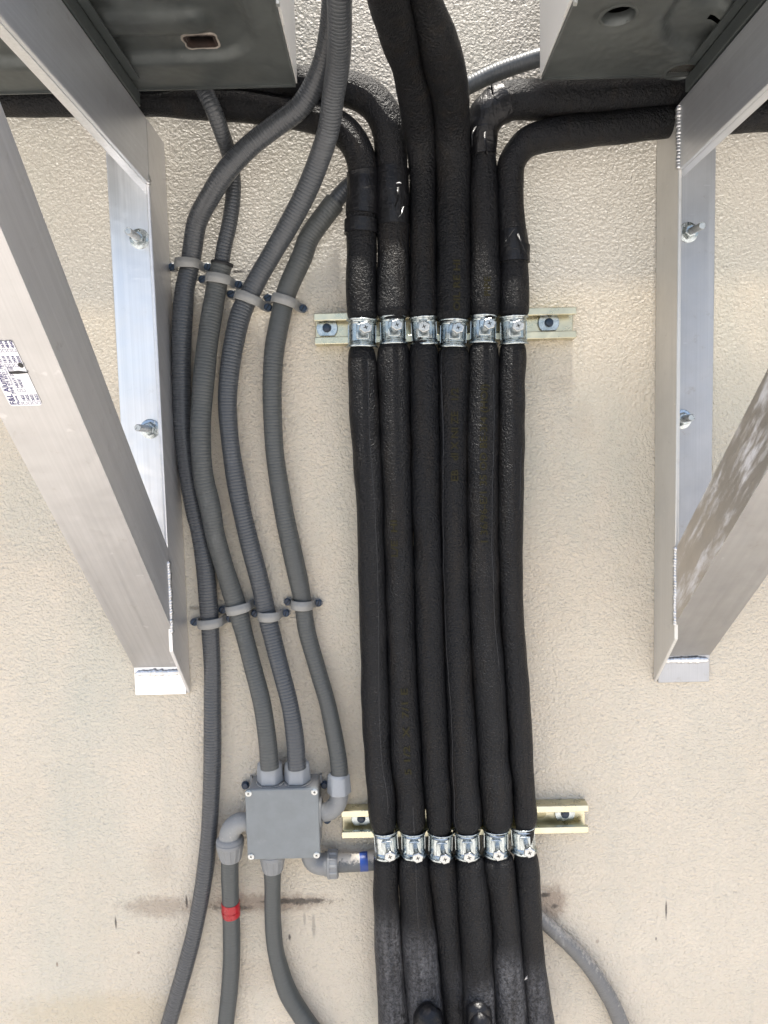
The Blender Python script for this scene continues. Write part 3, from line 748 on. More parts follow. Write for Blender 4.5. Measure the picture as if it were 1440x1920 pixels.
# ------------------------------------------------------------------ insulated pipes
dd = .042
PD = [
 [('c', -260, 196, .048, 48), ('c', -60, 192, .048, 49), ('c', 60, 190, .048, 49), ('c', 160, 190, .048, 48), ('c', 300, 191, .048, 48), ('c', 400, 196, .05, 50), ('c', 480, 203, .05, 50), ('c', 550, 213, .05, 50), ('c', 610, 227, .05, 53), ('c', 652, 253, .05, 54), ('c', 674, 290, .048, 53), (330, 655, 708, dd),
  (360, 655, 710, dd), (420, 652, 706, dd), (470, 651, 704, dd), (560, 651, 705, dd), (590, 653, 704, dd), (650, 655, 701, dd), (680, 654, 705, dd), (740, 655, 709, dd), (840, 661, 714, dd), (940, 669, 719, dd),
  (1000, 671, 720, dd), (1150, 674, 725, dd), (1250, 677, 728, dd), (1350, 679, 731, dd), (1430, 684, 734, dd), (1480, 689, 742, dd), (1530, 692, 743, dd), (1577, 700, 744, dd), (1620, 701, 746, dd), (1700, 701, 748, dd), (1800, 704, 756, dd), (1900, 709, 766, dd), (1980, 712, 772, dd)],
 [('c', 200, 150, .045, 56), ('c', 420, 152, .045, 56), ('c', 520, 156, .045, 56), ('c', 590, 158, .05, 57), ('c', 650, 166, .05, 57), ('c', 700, 192, .05, 60), ('c', 727, 236, .048, 60), (290, 706, 761, dd),
  (360, 708, 762, dd), (430, 709, 765, dd), (480, 709, 766, dd), (590, 707, 767, dd), (620, 712, 762, dd), (680, 708, 767, dd), (740, 711, 768, dd), (840, 714, 770, dd), (940, 718, 773, dd), (1000, 720, 774, dd),
  (1150, 724, 778, dd), (1250, 727, 781, dd), (1350, 730, 787, dd), (1430, 733, 791, dd), (1480, 741, 795, dd), (1530, 743, 797, dd), (1577, 751, 799, dd), (1620, 748, 804, dd), (1700, 750, 812, dd), (1800, 755, 823, dd), (1900, 764, 832, dd), (1980, 770, 840, dd)],
 [('c', 690, -120, .40, 78), (-60, 673, 752, .345), (0, 692, 765, .29), (60, 711, 779, .235), (120, 733, 793, .175), (180, 749, 808, .12), (235, 758, 816, .075), (290, 767, 817, .050), (360, 769, 816, dd),
  (430, 770, 816, dd), (480, 770, 817, dd), (590, 769, 819, dd), (620, 773, 816, dd), (680, 768, 820, dd), (740, 769, 823, dd), (840, 770, 824, dd), (940, 772, 825, dd), (1000, 775, 827, dd),
  (1150, 777, 831, dd), (1250, 781, 834, dd), (1350, 786, 839, dd), (1430, 790, 842, dd), (1480, 795, 846, dd), (1530, 799, 847, dd), (1577, 806, 846, dd), (1620, 802, 855, dd), (1700, 811, 860, dd), (1800, 821, 866, dd), (1900, 830, 870, dd), (1980, 836, 876, dd)],
 [('c', 745, -160, .34, 84), (-60, 744, 822, .30), (0, 764, 828, .262), (40, 776, 840, .235), (80, 785, 857, .205), (120, 796, 869, .17), (180, 810, 877, .12), (235, 816, 878, .078), (290, 818, 879, .054), (360, 818, 879, dd),
  (430, 819, 880, dd), (480, 819, 880, dd), (590, 819, 880, dd), (625, 828, 873, dd), (680, 821, 879, dd), (740, 822, 877, dd), (840, 823, 876, dd), (940, 824, 876, dd), (1000, 826, 877, dd),
  (1150, 830, 881, dd), (1250, 833, 885, dd), (1350, 838, 892, dd), (1430, 841, 897, dd), (1480, 845, 900, dd), (1530, 846, 904, dd), (1577, 855, 899, dd), (1620, 853, 908, dd), (1700, 857, 919, dd), (1800, 863, 924, dd), (1900, 868, 929, dd), (1980, 872, 935, dd)],
 [('c', 1700, 150, .050, 60), ('c', 1500, 158, .050, 60), ('c', 1400, 163, .050, 60), ('c', 1300, 170, .050, 62), ('c', 1200, 177, .050, 64), ('c', 1100, 184, .050, 64), ('c', 1010, 186, .050, 64), ('c', 960, 188, .050, 62), ('c', 925, 204, .052, 60), ('c', 905, 235, .050, 54), (275, 881, 926, .046),
  (320, 881, 930, dd), (360, 881, 932, dd), (430, 881, 935, dd), (590, 882, 936, dd), (620, 886, 929, dd), (680, 879, 934, dd), (740, 876, 934, dd), (840, 874, 933, dd), (940, 874, 933, dd), (1000, 876, 934, dd),
  (1150, 880, 937, dd), (1250, 884, 944, dd), (1350, 890, 951, dd), (1430, 895, 954, dd), (1480, 899, 961, dd), (1530, 903, 961, dd), (1577, 909, 952, dd), (1620, 907, 964, dd), (1700, 917, 972, dd), (1800, 923, 980, dd), (1900, 928, 990, dd), (1980, 932, 996, dd)],
 [('c', 1700, 205, .046, 50), ('c', 1500, 215, .046, 50), ('c', 1400, 218, .046, 52), ('c', 1300, 222, .046, 52), ('c', 1220, 230, .046, 56), ('c', 1150, 238, .048, 56), ('c', 1080, 246, .048, 56), ('c', 1020, 256, .048, 54), ('c', 983, 272, .046, 50), ('c', 960, 305, .044, 47), (345, 932, 979, dd),
  (380, 933, 980, dd), (430, 936, 984, dd), (480, 938, 988, dd), (590, 937, 989, dd), (620, 942, 984, dd), (680, 937, 985, dd), (740, 935, 983, dd), (840, 934, 982, dd), (940, 933, 981, dd), (1000, 933, 979, dd),
  (1150, 938, 981, dd), (1250, 944, 989, dd), (1350, 950, 996, dd), (1430, 956, 1000, dd), (1480, 961, 1003, dd), (1530, 963, 1006, dd), (1577, 966, 1002, dd), (1620, 966, 1010, dd), (1700, 970, 1014, dd), (1800, 978, 1022, dd), (1900, 986, 1036, dd), (1980, 992, 1046, dd)]]
UC = [(679, 626, 1.10), (737, 620, 1.0), (795, 621, 1.0), (850, 627, 1.03), (906, 619, 1.0), (963, 620, 1.02)]
LC = [(724, 1579, .98), (775, 1578, .98), (826, 1581, .98), (876, 1579, 1.0), (930, 1576, .99), (981, 1570, .97)]
SUN_DUST0 = [1695, 1722, 1795, 1812, 1762, 1792]  # heights where each pipe's painted sunlit, dusty stretch begins
PL = ['leftmost insulated pipe of the bundle, bending left with tape bands below its bend', 'second insulated pipe from the left, bending left behind the grey conduits',
      'third insulated pipe from the left, running straight up out of view between the units', 'fourth insulated pipe from the left, the thick one kinking near the top without tape',
      'fifth insulated pipe from the left, bending right at a tape-wrapped elbow', 'rightmost insulated pipe of the bundle, bending right under the others']
seams = [[(60, 675, 1520, .35)], [(0, 640, 1450, .30), (1, 1500, 1720, .1)], [(0, 600, 1100, -.1), (0, 1100, 1560, .1)], [(1, 640, 860, -.85), (1, 700, 1560, -.9)], [(1, 700, 1250, .55), (0, 1250, 1550, .6)], [(1, 840, 960, .7), (0, 1150, 1540, .1)]]
pipes = []; PP = []
for i, data in enumerate(PD):
    pts = path(data, 5, [(UC[i][1], .0128, 27), (LC[i][1], .0128, 27)] )
    # the foam is dented and lies unevenly
    root = empty('insulated_pipe', U(pts[-1][0], pts[-1][1], .03), 'black foam ' + PL[i] if False else PL[i], 'pipe', 'black foam insulated pipes')
    d0 = SUN_DUST0[i]
    def dust_and_sun(y, a, d0=d0):
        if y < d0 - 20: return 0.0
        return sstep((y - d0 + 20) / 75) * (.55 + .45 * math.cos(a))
    tube('foam_sleeve', pts, m_foam, root, 48, dust_and_sun=dust_and_sun, wob=.0016, wobs=24, seed=i * 3.1)
    # seams
    for q, (dk, y0, y1, ang) in enumerate(seams[i]):
        sp = sub(pts[pts.index(min(pts, key=lambda p: abs(p[1] - 400) + (0 if p[1] > 300 else 9e3))):], y0, y1)
        if len(sp) < 6: continue
        fr = frames([p[2] for p in sp]); n = []
        for p, f in zip(sp, fr):
            an = ang + .08 * math.sin(p[1] * .013 + i)
            vv = noise.noise((p[2] + (f[1] * math.cos(an) - f[2] * math.sin(an)) * .02) * 24 + Vector((i * 3.1, 0, 0))) * .0016
            n.append((p[0], p[1], p[2] + (f[1] * math.cos(an) - f[2] * math.sin(an)) * (p[3] + vv + .0000), .00034 + .00022 * abs(noise.noise(p[2] * 160))))
        tube('seam', n, m_seam if dk else m_groove, root, 6)
    pipes.append(root); PP.append(pts)
def vert(i): # the portion of pipe i that hangs in the bundle
    pts = PP[i]; k = max(j for j, p in enumerate(pts) if p[1] < 262) if i not in (2, 3) else 0
    return pts[k:]
def tape(i, y0, y1, thick=.0012, wob=.0012, nm='tape_wrap', pts=None, lump=None, m=None):
    sp = pts or sub(vert(i), y0, y1)
    return tube(nm, sp, m or m_tape, pipes[i], 40, off=thick + .0004, wob=wob * .6, wobs=60, seed=y0 * .1, lump=lump)
tape(0, 317, 378); tape(0, 372, 405, .0016); tape(0, 411, 444, .0022, .0016)
tape(1, 318, 352, .0014); tape(1, 348, 392, .0020, .0022); tape(1, 386, 428, .0013, .0024)
e5 = [p for p in PP[4] if 895 < p[0] < 945 and p[1] < 290]
tape(4, 0, 0, .0016, .0030, pts=e5, lump=lambda t, a: .0014 * math.sin(t * 3.1) * max(0, math.cos(a + .4)))
tape(5, 432, 466, .0012, .0018); tape(5, 460, 495, .0017, .0026)
def cap(i, rows):
    tube('tape_wrap', [(x, y, U(x, y, d), w / 2 * (DW - d) / FPX) for x, y, d, w in [tuple(r) for r in catmull(rows, 2)]], m_tape, pipes[i], 40, wob=.0012, wobs=60, seed=i)
cap(2, [(801, 1888, .066, 8), (801, 1889.5, .068, 30), (801, 1893, .070, 46), (802, 1900, .072, 56), (803, 1915, .074, 62), (805, 1950, .078, 64), (808, 2000, .082, 64)])
cap(3, [(896, 1887, .066, 40), (896, 1889, .067, 48), (897, 1900, .068, 52), (898, 1930, .070, 54), (900, 2000, .074, 56)])
cap(3, [(900, 1899, .074, 8), (900, 1901, .076, 22), (900, 1905, .078, 34), (901, 1914, .080, 42), (902, 1940, .083, 46), (905, 2000, .088, 46)])
if 0: tape(1, 1888, 1975, .0030, .003, lump=lambda t, a: .006 * math.cos(a) * sstep(t * 3))
if 0: tape(3, 1888, 1975, .0020, .004, lump=lambda t, a: .003 * math.cos(a * 2) * sstep(t * 3))
# loose curled tape ends and bits of shredded film
def flap(i, px, py, d, pts2, w, m=m_tape, nm='tape_end'):
    V = []; F = []
    for k, (x, y, d2) in enumerate(pts2):
        a = U(x, y, d2); V += [a, a + Vector((w * math.cos(k), 0, w * .6))]
        if k: F.append((2 * k - 2, 2 * k, 2 * k + 1, 2 * k - 1))
    o = mesh(nm, V, F, m, pipes[i], smooth=True)
    md = o.modifiers.new('s', 'SOLIDIFY'); md.thickness = .0003
flap(4, 0, 0, 0, [(912, 170, .085), (918, 162, .088), (925, 178, .086), (935, 190, .09)], .006)
flap(4, 0, 0, 0, [(905, 250, .078), (909, 268, .081), (914, 284, .079), (915, 292, .076)], .004)
flap(4, 0, 0, 0, [(888, 240, .076), (884, 255, .079), (886, 275, .077)], .004)
flap(1, 0, 0, 0, [(744, 352, .069), (746, 370, .072), (742, 388, .069)], .003)
flap(1, 0, 0, 0, [(755, 388, .066), (752, 402, .069), (748, 408, .067)], .0015, m_zinc2)
flap(5, 0, 0, 0, [(961, 432, .065), (952, 446, .069), (948, 455, .066)], .003)
flap(5, 0, 0, 0, [(968, 440, .065), (980, 462, .067), (987, 480, .062)], .003)
flap(1, 0, 0, 0, [(742, 344, .0685), (747, 343, .0695), (753, 344, .0685)], .002, m_white)
# white smear on the rightmost pipe
flap(5, 0, 0, 0, [(983, 1838, .066), (986, 1832, .0668), (990, 1836, .066)], .004, m_white, 'dried_paint_fleck')
# faded print running along the pipes
def print_on(i, s, y_start, size, ang, gap=1.0):
    sp = vert(i); sp = [p for p in sp if p[1] <= y_start + 1][::-1]        # bottom to top
    P = [p[2] for p in sp]; acc = [0]
    for k in range(1, len(P)): acc.append(acc[-1] + (P[k] - P[k - 1]).length)
    fr = frames(P)
    Vt, Ft = text_mesh(s, size, .0002); V = []
    for v in Vt:
        u = v.x * gap
        k = int(np.searchsorted(acc, u)); k = min(max(1, k), len(P) - 1); t = (u - acc[k - 1]) / (acc[k] - acc[k - 1])
        c = P[k - 1].lerp(P[k], t); T, Uv, Wv = fr[k]; r = sp[k][3]; a = ang - (v.y - size * .35) / r
        side = Wv if Wv.x > 0 else -Wv
        dr = Uv * math.cos(a) + side * math.sin(a)
        V.append(c + dr * (r + .0013))
    mesh('printed_text', V, Ft, m_print, pipes[i])
print_on(4, '1 36/96-E/1 35 OD BE-3/4 (HOI)', 1018, .0125, -.05, 1.25)
print_on(3, 'EB   dI X NI ZE   1/2', 902, .0125, 0, 1.15)
print_on(1, '5 1/2  X  7/1 E', 1440, .012, .05, 1.7)
print_on(1, 'L/E  HI', 1040, .012, -.3, 1.5)
print_on(3, 'OIL RE HI', 590, .012, .1, 1.3)
print_on(4, 'PIPE', 565, .011, 0, 1.3)

# ------------------------------------------------------------------ pipe clamps
def make_clamp():
    root = empty('pipe_clamp', (0, 0, 0), 'x', 'clamp')
    r0, th = .0150, .0014
    prof = [(-.0185, .0030), (-.0165, .0024), (-.0150, .0004), (-.0138, .0), (-.0125, .0010), (-.0108, .0), (.0108, .0), (.0125, .0010), (.0138, 0), (.0150, .0004), (.0170, .0030)]
    V = []; F = []; na = 40
    for z, o in prof:
        for k in range(na + 1):
            a = -math.pi / 2 + math.pi * k / na
            flat = 0
            x = (r0 + o) * math.sin(a); y = -(r0 + o) * math.cos(a)
            
            V.append(Vector((x, y, z)))
        for side in ():
            pass
    m = na + 1
    for i in range(len(prof) - 1):
        for k in range(na): F.append((i * m + k, i * m + k + 1, (i + 1) * m + k + 1, (i + 1) * m + k))
    o = mesh('strap', V, F, m_zinc, root, smooth=True, sharp=28)
    md = o.modifiers.new('t', 'SOLIDIFY'); md.thickness = th; md.offset = -1
    # legs that hook into the rail
    for s in (-1, 1):
        G().box((s * (r0 - .0002) - .0008, 0, -.0120), (s * (r0 - .0002) + .0008, .0220, .0120)).obj('hook_leg', m_zinc, root)
    # bolt: square nut plate, shank, hex head with cross recess
    G().box((-.0070, -.0176, -.0095), (.0070, -.0150, .0095)).obj('nut_plate', m_zinc, root, bevel=.0010)
    b = G().lathe([(.0036, 0), (.0036, .0210)], (.001, -.0172, .001), (.04, -1, -.02), 14).obj('bolt', m_zinc2, root, smooth=True, sharp=40)
    ax = Vector((.04, -1, -.02)).normalized(); c = Vector((.001, -.0172, .001)) + ax * .0210
    u = Vector((1, 0, .35)); u = (u - ax * u.dot(ax)).normalized(); w = ax.cross(u)
    h = G().lathe([(.0074, 0), (.0076, .0006), (.0076, .0038), (.0064, .0046)], c, ax, 6, ref=u).obj('bolt_head', m_zinc2, b, bevel=.0004)
    T = c + ax * .00475; g = G()
    for p, q in ((u, w), (w, u)):
        L_, s = .0026, .0005
        g.add([T + p * -L_ + q * -s, T + p * L_ + q * -s, T + p * L_ + q * s, T + p * -L_ + q * s], [(0, 1, 2, 3)])
        T = T + ax * .0001
    g.obj('cross_recess', m_groove, b)
    return root
proto = make_clamp()
order = ['leftmost', 'second from left', 'third from left', 'fourth from left', 'fifth from left', 'rightmost']
first = True
for row, zc_, nm in ((UC, r1z, 'upper'), (LC, r2z, 'lower')):
    for i, (px, py, sc) in enumerate(row):
        o = proto if first else copy_tree(proto); first = False
        p = U(px, py, .040); o.location = p
        s = sc * 1.08
        o.scale = (s, s, 1.0)
        o.rotation_euler = (random.uniform(-.05, .05) + (.02 if nm == 'upper' else -.03), random.uniform(-.05, .05), random.uniform(-.08, .08) + (-.02 * i))
        o['label'] = 'shiny zinc clamp on the %s rail, %s of its row of six' % (nm, order[i])
        o['group'] = 'zinc pipe clamps on the strut rails'

# ------------------------------------------------------------------ conduits
CG = 'grey flexible conduits on the wall'
def croot(label, p): return empty('conduit', p, label, 'conduit', CG)
c1 = [('c', 628, -160, .25, 42), ('c', 626, -60, .20, 41), ('c', 624, 0, .17, 40), ('c', 618, 60, .14, 39), ('c', 606, 118, .11, 39), ('c', 585, 168, .09, 39), ('c', 560, 203, .08, 39), ('c', 522, 232, .07, 38), ('c', 467, 275, .065, 38), ('c', 425, 320, .060, 38), ('c', 393, 370, .045, 37), ('c', 370, 415, .028, 36),
      (465, 343, 379, .018), (500, 338, 373, .015), (540, 329, 365, .016), (590, 324, 361, .017), (650, 322, 358, .018), (710, 323, 358, .018), (800, 326, 361, .017), (870, 333, 368, .016), (955, 347, 382, .015), (1000, 358, 392, .015), (1060, 367, 402, .016),
      (1120, 372, 408, .016), (1180, 377, 411, .016), (1250, 382, 414, .017), (1300, 382, 415, .018), (1430, 381, 415, .02), (1500, 379, 412, .02), (1560, 376, 408, .02), (1620, 369, 403, .02), (1680, 361, 394, .02), (1740, 350, 382, .02), (1800, 334, 368, .02), (1860, 317, 351, .02), (1915, 301, 335, .02), (1990, 280, 315, .02)]
r = croot('longest grey conduit, farthest left, running past the junction box to the bottom of the photo', U(300, 1920, .02)); tube('conduit_body', path(c1), m_cond_dark, r, 28, wob=.0004, wobs=20)
C1R = r
c2u = [('c', 330, 70, .083, 31), ('c', 355, 128, .083, 31), ('c', 381, 166, .083, 31), ('c', 401, 208, .078, 30), ('c', 417, 252, .058, 29), ('c', 430, 292, .036, 28), ('c', 437, 335, .025, 28), ('c', 436, 380, .022, 28), ('c', 429, 425, .02, 28), ('c', 420, 465, .018, 28), ('c', 413, 512, .0165, 28)]
c2 = [('c', 416, 497, .017, 37), (512, 393, 431, .017), (540, 387, 425, .018), (590, 378, 417, .022), (650, 369, 408, .028), (710, 362, 402, .034), (760, 359, 397, .036), (800, 357, 395, .038), (860, 359, 397, .038), (900, 363, 402, .036), (950, 374, 414, .032), (1000, 384, 422, .028), (1060, 401, 438, .022),
      (1120, 418, 458, .017), (1150, 428, 467, .016), (1180, 438, 473, .018), (1260, 459, 494, .026), (1320, 474, 509, .032), (1380, 483, 518, .036), (1440, 488, 524, .038)]
r = croot('smooth grey conduit entering the left top hub of the junction box', U(508, 1440, .03)); pu = path(c2u); pl = path(c2)
tube('thin_upper_section', pu, m_cond_dark, r, 24); tube('conduit_body', pl, m_cond_mid, r, 28, wob=.0005, wobs=20)
G().lathe([(.0148, 0), (.0150, .001), (.0150, .0035), (.0125, .0042)], pl[0][2], pu[-3][2] - pu[-1][2], 24).obj('joint_collar', m_black, r, smooth=True)
C2R = r
c3 = [('c', 640, -160, .30, 50), ('c', 639, -60, .255, 47), (0, 614, 659, .225), (60, 615, 659, .19), (120, 612, 655, .15), (180, 604, 645, .115), (240, 596, 637, .085), (300, 577, 619, .06), (360, 552, 595, .045), (420, 521, 564, .032), (475, 490, 531, .022), (520, 464, 505, .018), (560, 443, 484, .016), (590, 431, 471, .018),
      (650, 418, 456, .022), (710, 411, 447, .025), (760, 409, 444, .026), (840, 416, 450, .026), (900, 424, 461, .024), (960, 436, 472, .022), (1020, 450, 487, .02), (1080, 466, 503, .017), (1120, 476, 512, .016), (1150, 482, 518, .016), (1200, 494, 530, .02), (1260, 510, 545, .027), (1320, 526, 560, .033), (1380, 535, 570, .037), (1440, 539, 575, .038)]
r = croot('ribbed grey conduit entering the right top hub of the junction box', U(556, 1440, .03)); tube('conduit_body', path(c3), m_cond_blue, r, 28, wob=.0004, wobs=20); C3R = r
c4u = [('c', 700, 310, .020, 30), ('c', 668, 338, .020, 30), ('c', 645, 358, .019, 30), ('c', 622, 386, .018, 30)]
c4_ = [('c', 628, 379, .018, 38), ('c', 611, 401, .018, 38), ('c', 578, 449, .017, 38), (480, 546, 588, .017), (540, 520, 560, .016), (575, 511, 549, .016), (590, 508, 546, .017), (650, 497, 534, .02), (710, 493, 529, .022), (760, 493, 528, .022), (840, 497, 532, .021), (900, 504, 540, .02), (960, 514, 551, .018), (1020, 526, 564, .017),
       (1080, 539, 577, .016), (1130, 551, 585, .016), (1180, 558, 592, .017), (1260, 580, 614, .02), (1320, 598, 631, .023), (1380, 610, 644, .026), (1430, 618, 652, .029), (1465, 620, 655, .030)]
r = croot('grey conduit nearest the black pipes, ending in the elbow right of the box', U(636, 1465, .03)); pu = path(c4u); pl = path(c4_)
tube('thin_upper_section', pu, m_cond_blue, r, 24); tube('conduit_body', pl, m_cond_mid, r, 28, wob=.0005, wobs=20)
C4R = r
# top right, behind the black pipes to the right unit
c5 = [('c', 735, 330, .013, 26), ('c', 750, 285, .014, 27), ('c', 800, 215, .016, 28), ('c', 850, 178, .02, 29), ('c', 880, 160, .022, 29), ('c', 930, 136, .026, 30), ('c', 980, 118, .032, 30), ('c', 1020, 106, .038, 31), ('c', 1100, 90, .045, 31), ('c', 1200, 80, .05, 31)]
r = croot('pale grey conduit at the top, rising right from behind the pipes to the right unit', U(880, 170, .02)); tube('conduit_body', path(c5), m_cond_pale, r, 24)
# bottom right weathered conduit
c6 = [('c', 960, 1680, .012, 26), ('c', 1000, 1712, .013, 27), ('c', 1035, 1742, .014, 28), ('c', 1070, 1774, .014, 29), ('c', 1104, 1812, .014, 30), ('c', 1130, 1850, .014, 31), ('c', 1152, 1890, .014, 31), ('c', 1172, 1940, .014, 32), ('c', 1188, 1990, .014, 32)]
r = croot('weathered dusty conduit emerging at lower right from behind the black pipes', U(1170, 1920, .014)); tube('conduit_body', path(c6), m_cond_old, r, 24, wob=.0004)
# below the box
c7 = [('c', 431, 1590, .030, 33), (1640, 414, 448, .028), (1700, 416, 449, .022), (1740, 417, 451, .018), (1800, 417, 451, .017), (1860, 413, 447, .017), (1920, 407, 440, .018), (1990, 400, 433, .018)]
r7 = croot('grey conduit with a band of red tape hanging from the left elbow of the box', U(424, 1920, .02)); p7 = path(c7); tube('conduit_body', p7, m_cond_low, r7, 28)
tube('red_tape_band', sub(p7, 1690, 1718), m_red, r7, 32, off=.0007, wob=.0007, wobs=120)
tube('red_tape_band', sub(p7, 1702, 1714), m_red, r7, 32, off=.0012, wob=.0007, wobs=160)
c8 = [('c', 511, 1620, .034, 36), (1660, 495, 527, .030), (1700, 495, 527, .026), (1740, 496, 529, .022), (1780, 500, 533, .020), (1820, 508, 544, .018), (1860, 519, 560, .018), (1900, 541, 585, .018), (1950, 575, 622, .018), (2000, 612, 660, .018)]
r8 = croot('grey conduit leaving the bottom of the box and curving away to the right', U(560, 1920, .02)); tube('conduit_body', path(c8), m_cond_low, r8, 28)
c9 = [('c', 622, 1618, .022, 36), ('c', 660, 1617, .020, 35), ('c', 700, 1614, .018, 35), ('c', 750, 1612, .017, 35), ('c', 820, 1612, .016, 35)]
r9 = croot('short paint-splashed conduit with a blue tape mark running behind the black pipes', U(660, 1617, .02)); p9 = path(c9); tube('conduit_body', p9, m_cond_splash, r9, 28)
tube('blue_tape_band', [p for p in p9 if 671 < p[0] < 691], m_bluet, r9, 32, off=.0006, wob=.0006, wobs=100)

# ------------------------------------------------------------------ junction box and fittings
bc = W3(-.1545, 0, -.5125); BH = .0505
box = empty('junction_box', bc, 'square grey plastic junction box with four corner screws and hubs on its sides', 'junction box')
def rsq(h, r, n=5):
    out = []
    for cx, cz, a0 in ((h - r, h - r, 0), (-h + r, h - r, 90), (-h + r, -h + r, 180), (h - r, -h + r, 270)):
        for q in range(n): a = rad(a0 + 90 * q / (n - 1)); out.append((cx + r * math.cos(a), cz + r * math.sin(a)))
    return out
def slab(h, r, d0, d1, c=bc): return G().prism([c + Vector((x, -d0, z)) for x, z in rsq(h, r)][::-1], (0, -(d1 - d0), 0))
slab(.0490, .006, .0005, .0430).obj('box_body', m_dirtypvc, box, bevel=.0015)
slab(.0470, .005, .0431, .0450).obj('gasket', m_black, box)
slab(.0507, .005, .0451, .0510).obj('cover', m_pvc, box, bevel=.0018)
for sx in (-1, 1):
    for sz in (-1, 1):
        c = bc + Vector((sx * .0455, -.0511, sz * .0455))
        s_ = G().lathe([(.0045, 0), (.0044, .0009), (.0028, .0016)], c, (0, -1, 0), 20).obj('cover_screw', m_zinc2, box, smooth=True, sharp=50)
        g = G(); a = random.uniform(0, 1.5)
        for q, (p, w) in enumerate(((a, .0004), (a + math.pi / 2, .0004))):
            u = Vector((math.cos(p), 0, math.sin(p))); v = Vector((-math.sin(p), 0, math.cos(p))); T = c + Vector((0, -.00170 - q * .00005, 0))
            g.add([T - u * .0018 - v * w, T + u * .0018 - v * w, T + u * .0018 + v * w, T - u * .0018 + v * w], [(0, 1, 2, 3)])
        g.obj('cross_slot', m_groove, s_)
for px, py in ((459, 1475), (608, 1474), (613, 1540)):
    p = U(px, py, .010); screw(box, p + Vector((0, .006, 0)), (0, -1, 0), .0048, .006, m_blue, 'mounting_screw')
# mounting ears
g = G()
for sx, pz in ((-1, .043), (1, .043), (1, -.0)):
    g.box(bc + Vector((sx * .052, -.0060, pz - .006)), bc + Vector((sx * .0485, -.0008, pz + .006)))
g.obj('mounting_ear', m_dirtypvc, box)
def hexnut(root, c, ax, r, h, m=m_pvc3, nm='connector_nut', ref=(1, 0, 0)):
    # faceted compression nut with domed shoulders
    c = Vector(c); ax = Vector(ax).normalized()
    u = Vector(ref); u = (u - ax * u.dot(ax)).normalized(); w = ax.cross(u)
    V = []; n = 48; prof = [(0, .93, 1), (h * .05, 1.0, 0), (h * .72, 1.0, 0), (h * .90, .95, 0), (h, .84, 1)]
    for t, k, rd in prof:
        for j in range(n):
            a = 2 * math.pi * j / n
            hx = math.cos(math.pi / 6) / math.cos((a % (math.pi / 3)) - math.pi / 6)
            rr = r * k * (.92 if rd else hx * 1.05)
            if t > h * .5 and not rd: rr = min(rr, r * (1.06 - .12 * (t / h)))
            tt = t - (h * .16 * (hx - .90) / .12 if (t == h * .72) else 0)
            V.append(c + ax * tt + (u * math.cos(a) + w * math.sin(a)) * rr)
    F = [(i * n + j, i * n + (j + 1) % n, (i + 1) * n + (j + 1) % n, (i + 1) * n + j) for i in range(len(prof) - 1) for j in range(n)]
    F += [list(range(n))[::-1], [(len(prof) - 1) * n + j for j in range(n)]]
    return mesh(nm, V, F, m, root, smooth=True, sharp=16)
def ribbed(root, c, ax, r0, r1, h, m=m_pvc2, nm='ribbed_nut', nr=14, depth=.0008):
    c = Vector(c); ax = Vector(ax).normalized(); u = ax.orthogonal().normalized(); w = ax.cross(u); V = []; n = nr * 6
    prof = [(0, r0 * .94, 0), (h * .06, r0, 0), (h * .22, r0, 0), (h * .26, r0, 1), (h * .86, r1 + (r0 - r1) * .2, 1), (h * .94, r1, 0), (h, r1 * .94, 0)]
    for t, r, on in prof:
        for j in range(n):
            a = 2 * math.pi * j / n; k = r - (depth * 1.3 if on and (j % 6) in (1, 2, 3, 4) else 0); V.append(c + ax * t + (u * math.cos(a) + w * math.sin(a)) * k)
    F = [(i * n + j, i * n + (j + 1) % n, (i + 1) * n + (j + 1) % n, (i + 1) * n + j) for i in range(len(prof) - 1) for j in range(n)]
    F += [list(range(n))[::-1], [(len(prof) - 1) * n + j for j in range(n)]]
    return mesh(nm, V, F, m, root, smooth=True, sharp=25)
# two top entries
for px, rr in ((507, C2R), (558, C3R)):
    c = U(px, 1466, .026); c.z = bc.z + .0492
    hexnut(rr, c + Vector((0, 0, .0015)), (0, 0, 1), .0182, .0290)
    G().lathe([(.0190, 0), (.0188, .0015)], c, (0, 0, 1), 24).obj('hub_base', m_dirtypvc, rr)
# dried adhesive crust round the hubs
for px in (507, 558):
    c = U(px, 1466, .026); c.z = bc.z + .0494; V = []; n = 40; g = G()
    for j in range(n):
        a = 2 * math.pi * j / n; k = .0195 + .0016 * noise.noise(Vector((math.cos(a) * 4, math.sin(a) * 4, px))); V.append(c + Vector((math.cos(a) * k, math.sin(a) * k * .92, 0)))
    g.prism(V, (0, 0, .0008)).obj('adhesive_crust', m_paint, box)
# right elbow: flange on box side, bend up to the nut
e = [('c', 604, 1524, .028, 34), ('c', 618, 1520, .028, 36), ('c', 631, 1508, .029, 37), ('c', 636, 1490, .030, 36), ('c', 636, 1478, .030, 35)]
tube('elbow', path(e, 2), m_pvc2, C4R, 28)
fz = U(604, 1523, .028); G().lathe([(.0205, 0), (.0205, .0028), (.0195, .0034)], (bc.x + .0495, fz.y, fz.z), (1, 0, 0), 32).obj('elbow_flange', m_pvc2, C4R, smooth=True, sharp=40)
c = U(636, 1487, .030); hexnut(C4R, c, U(635, 1450, .030) - c, .0164, .0290)
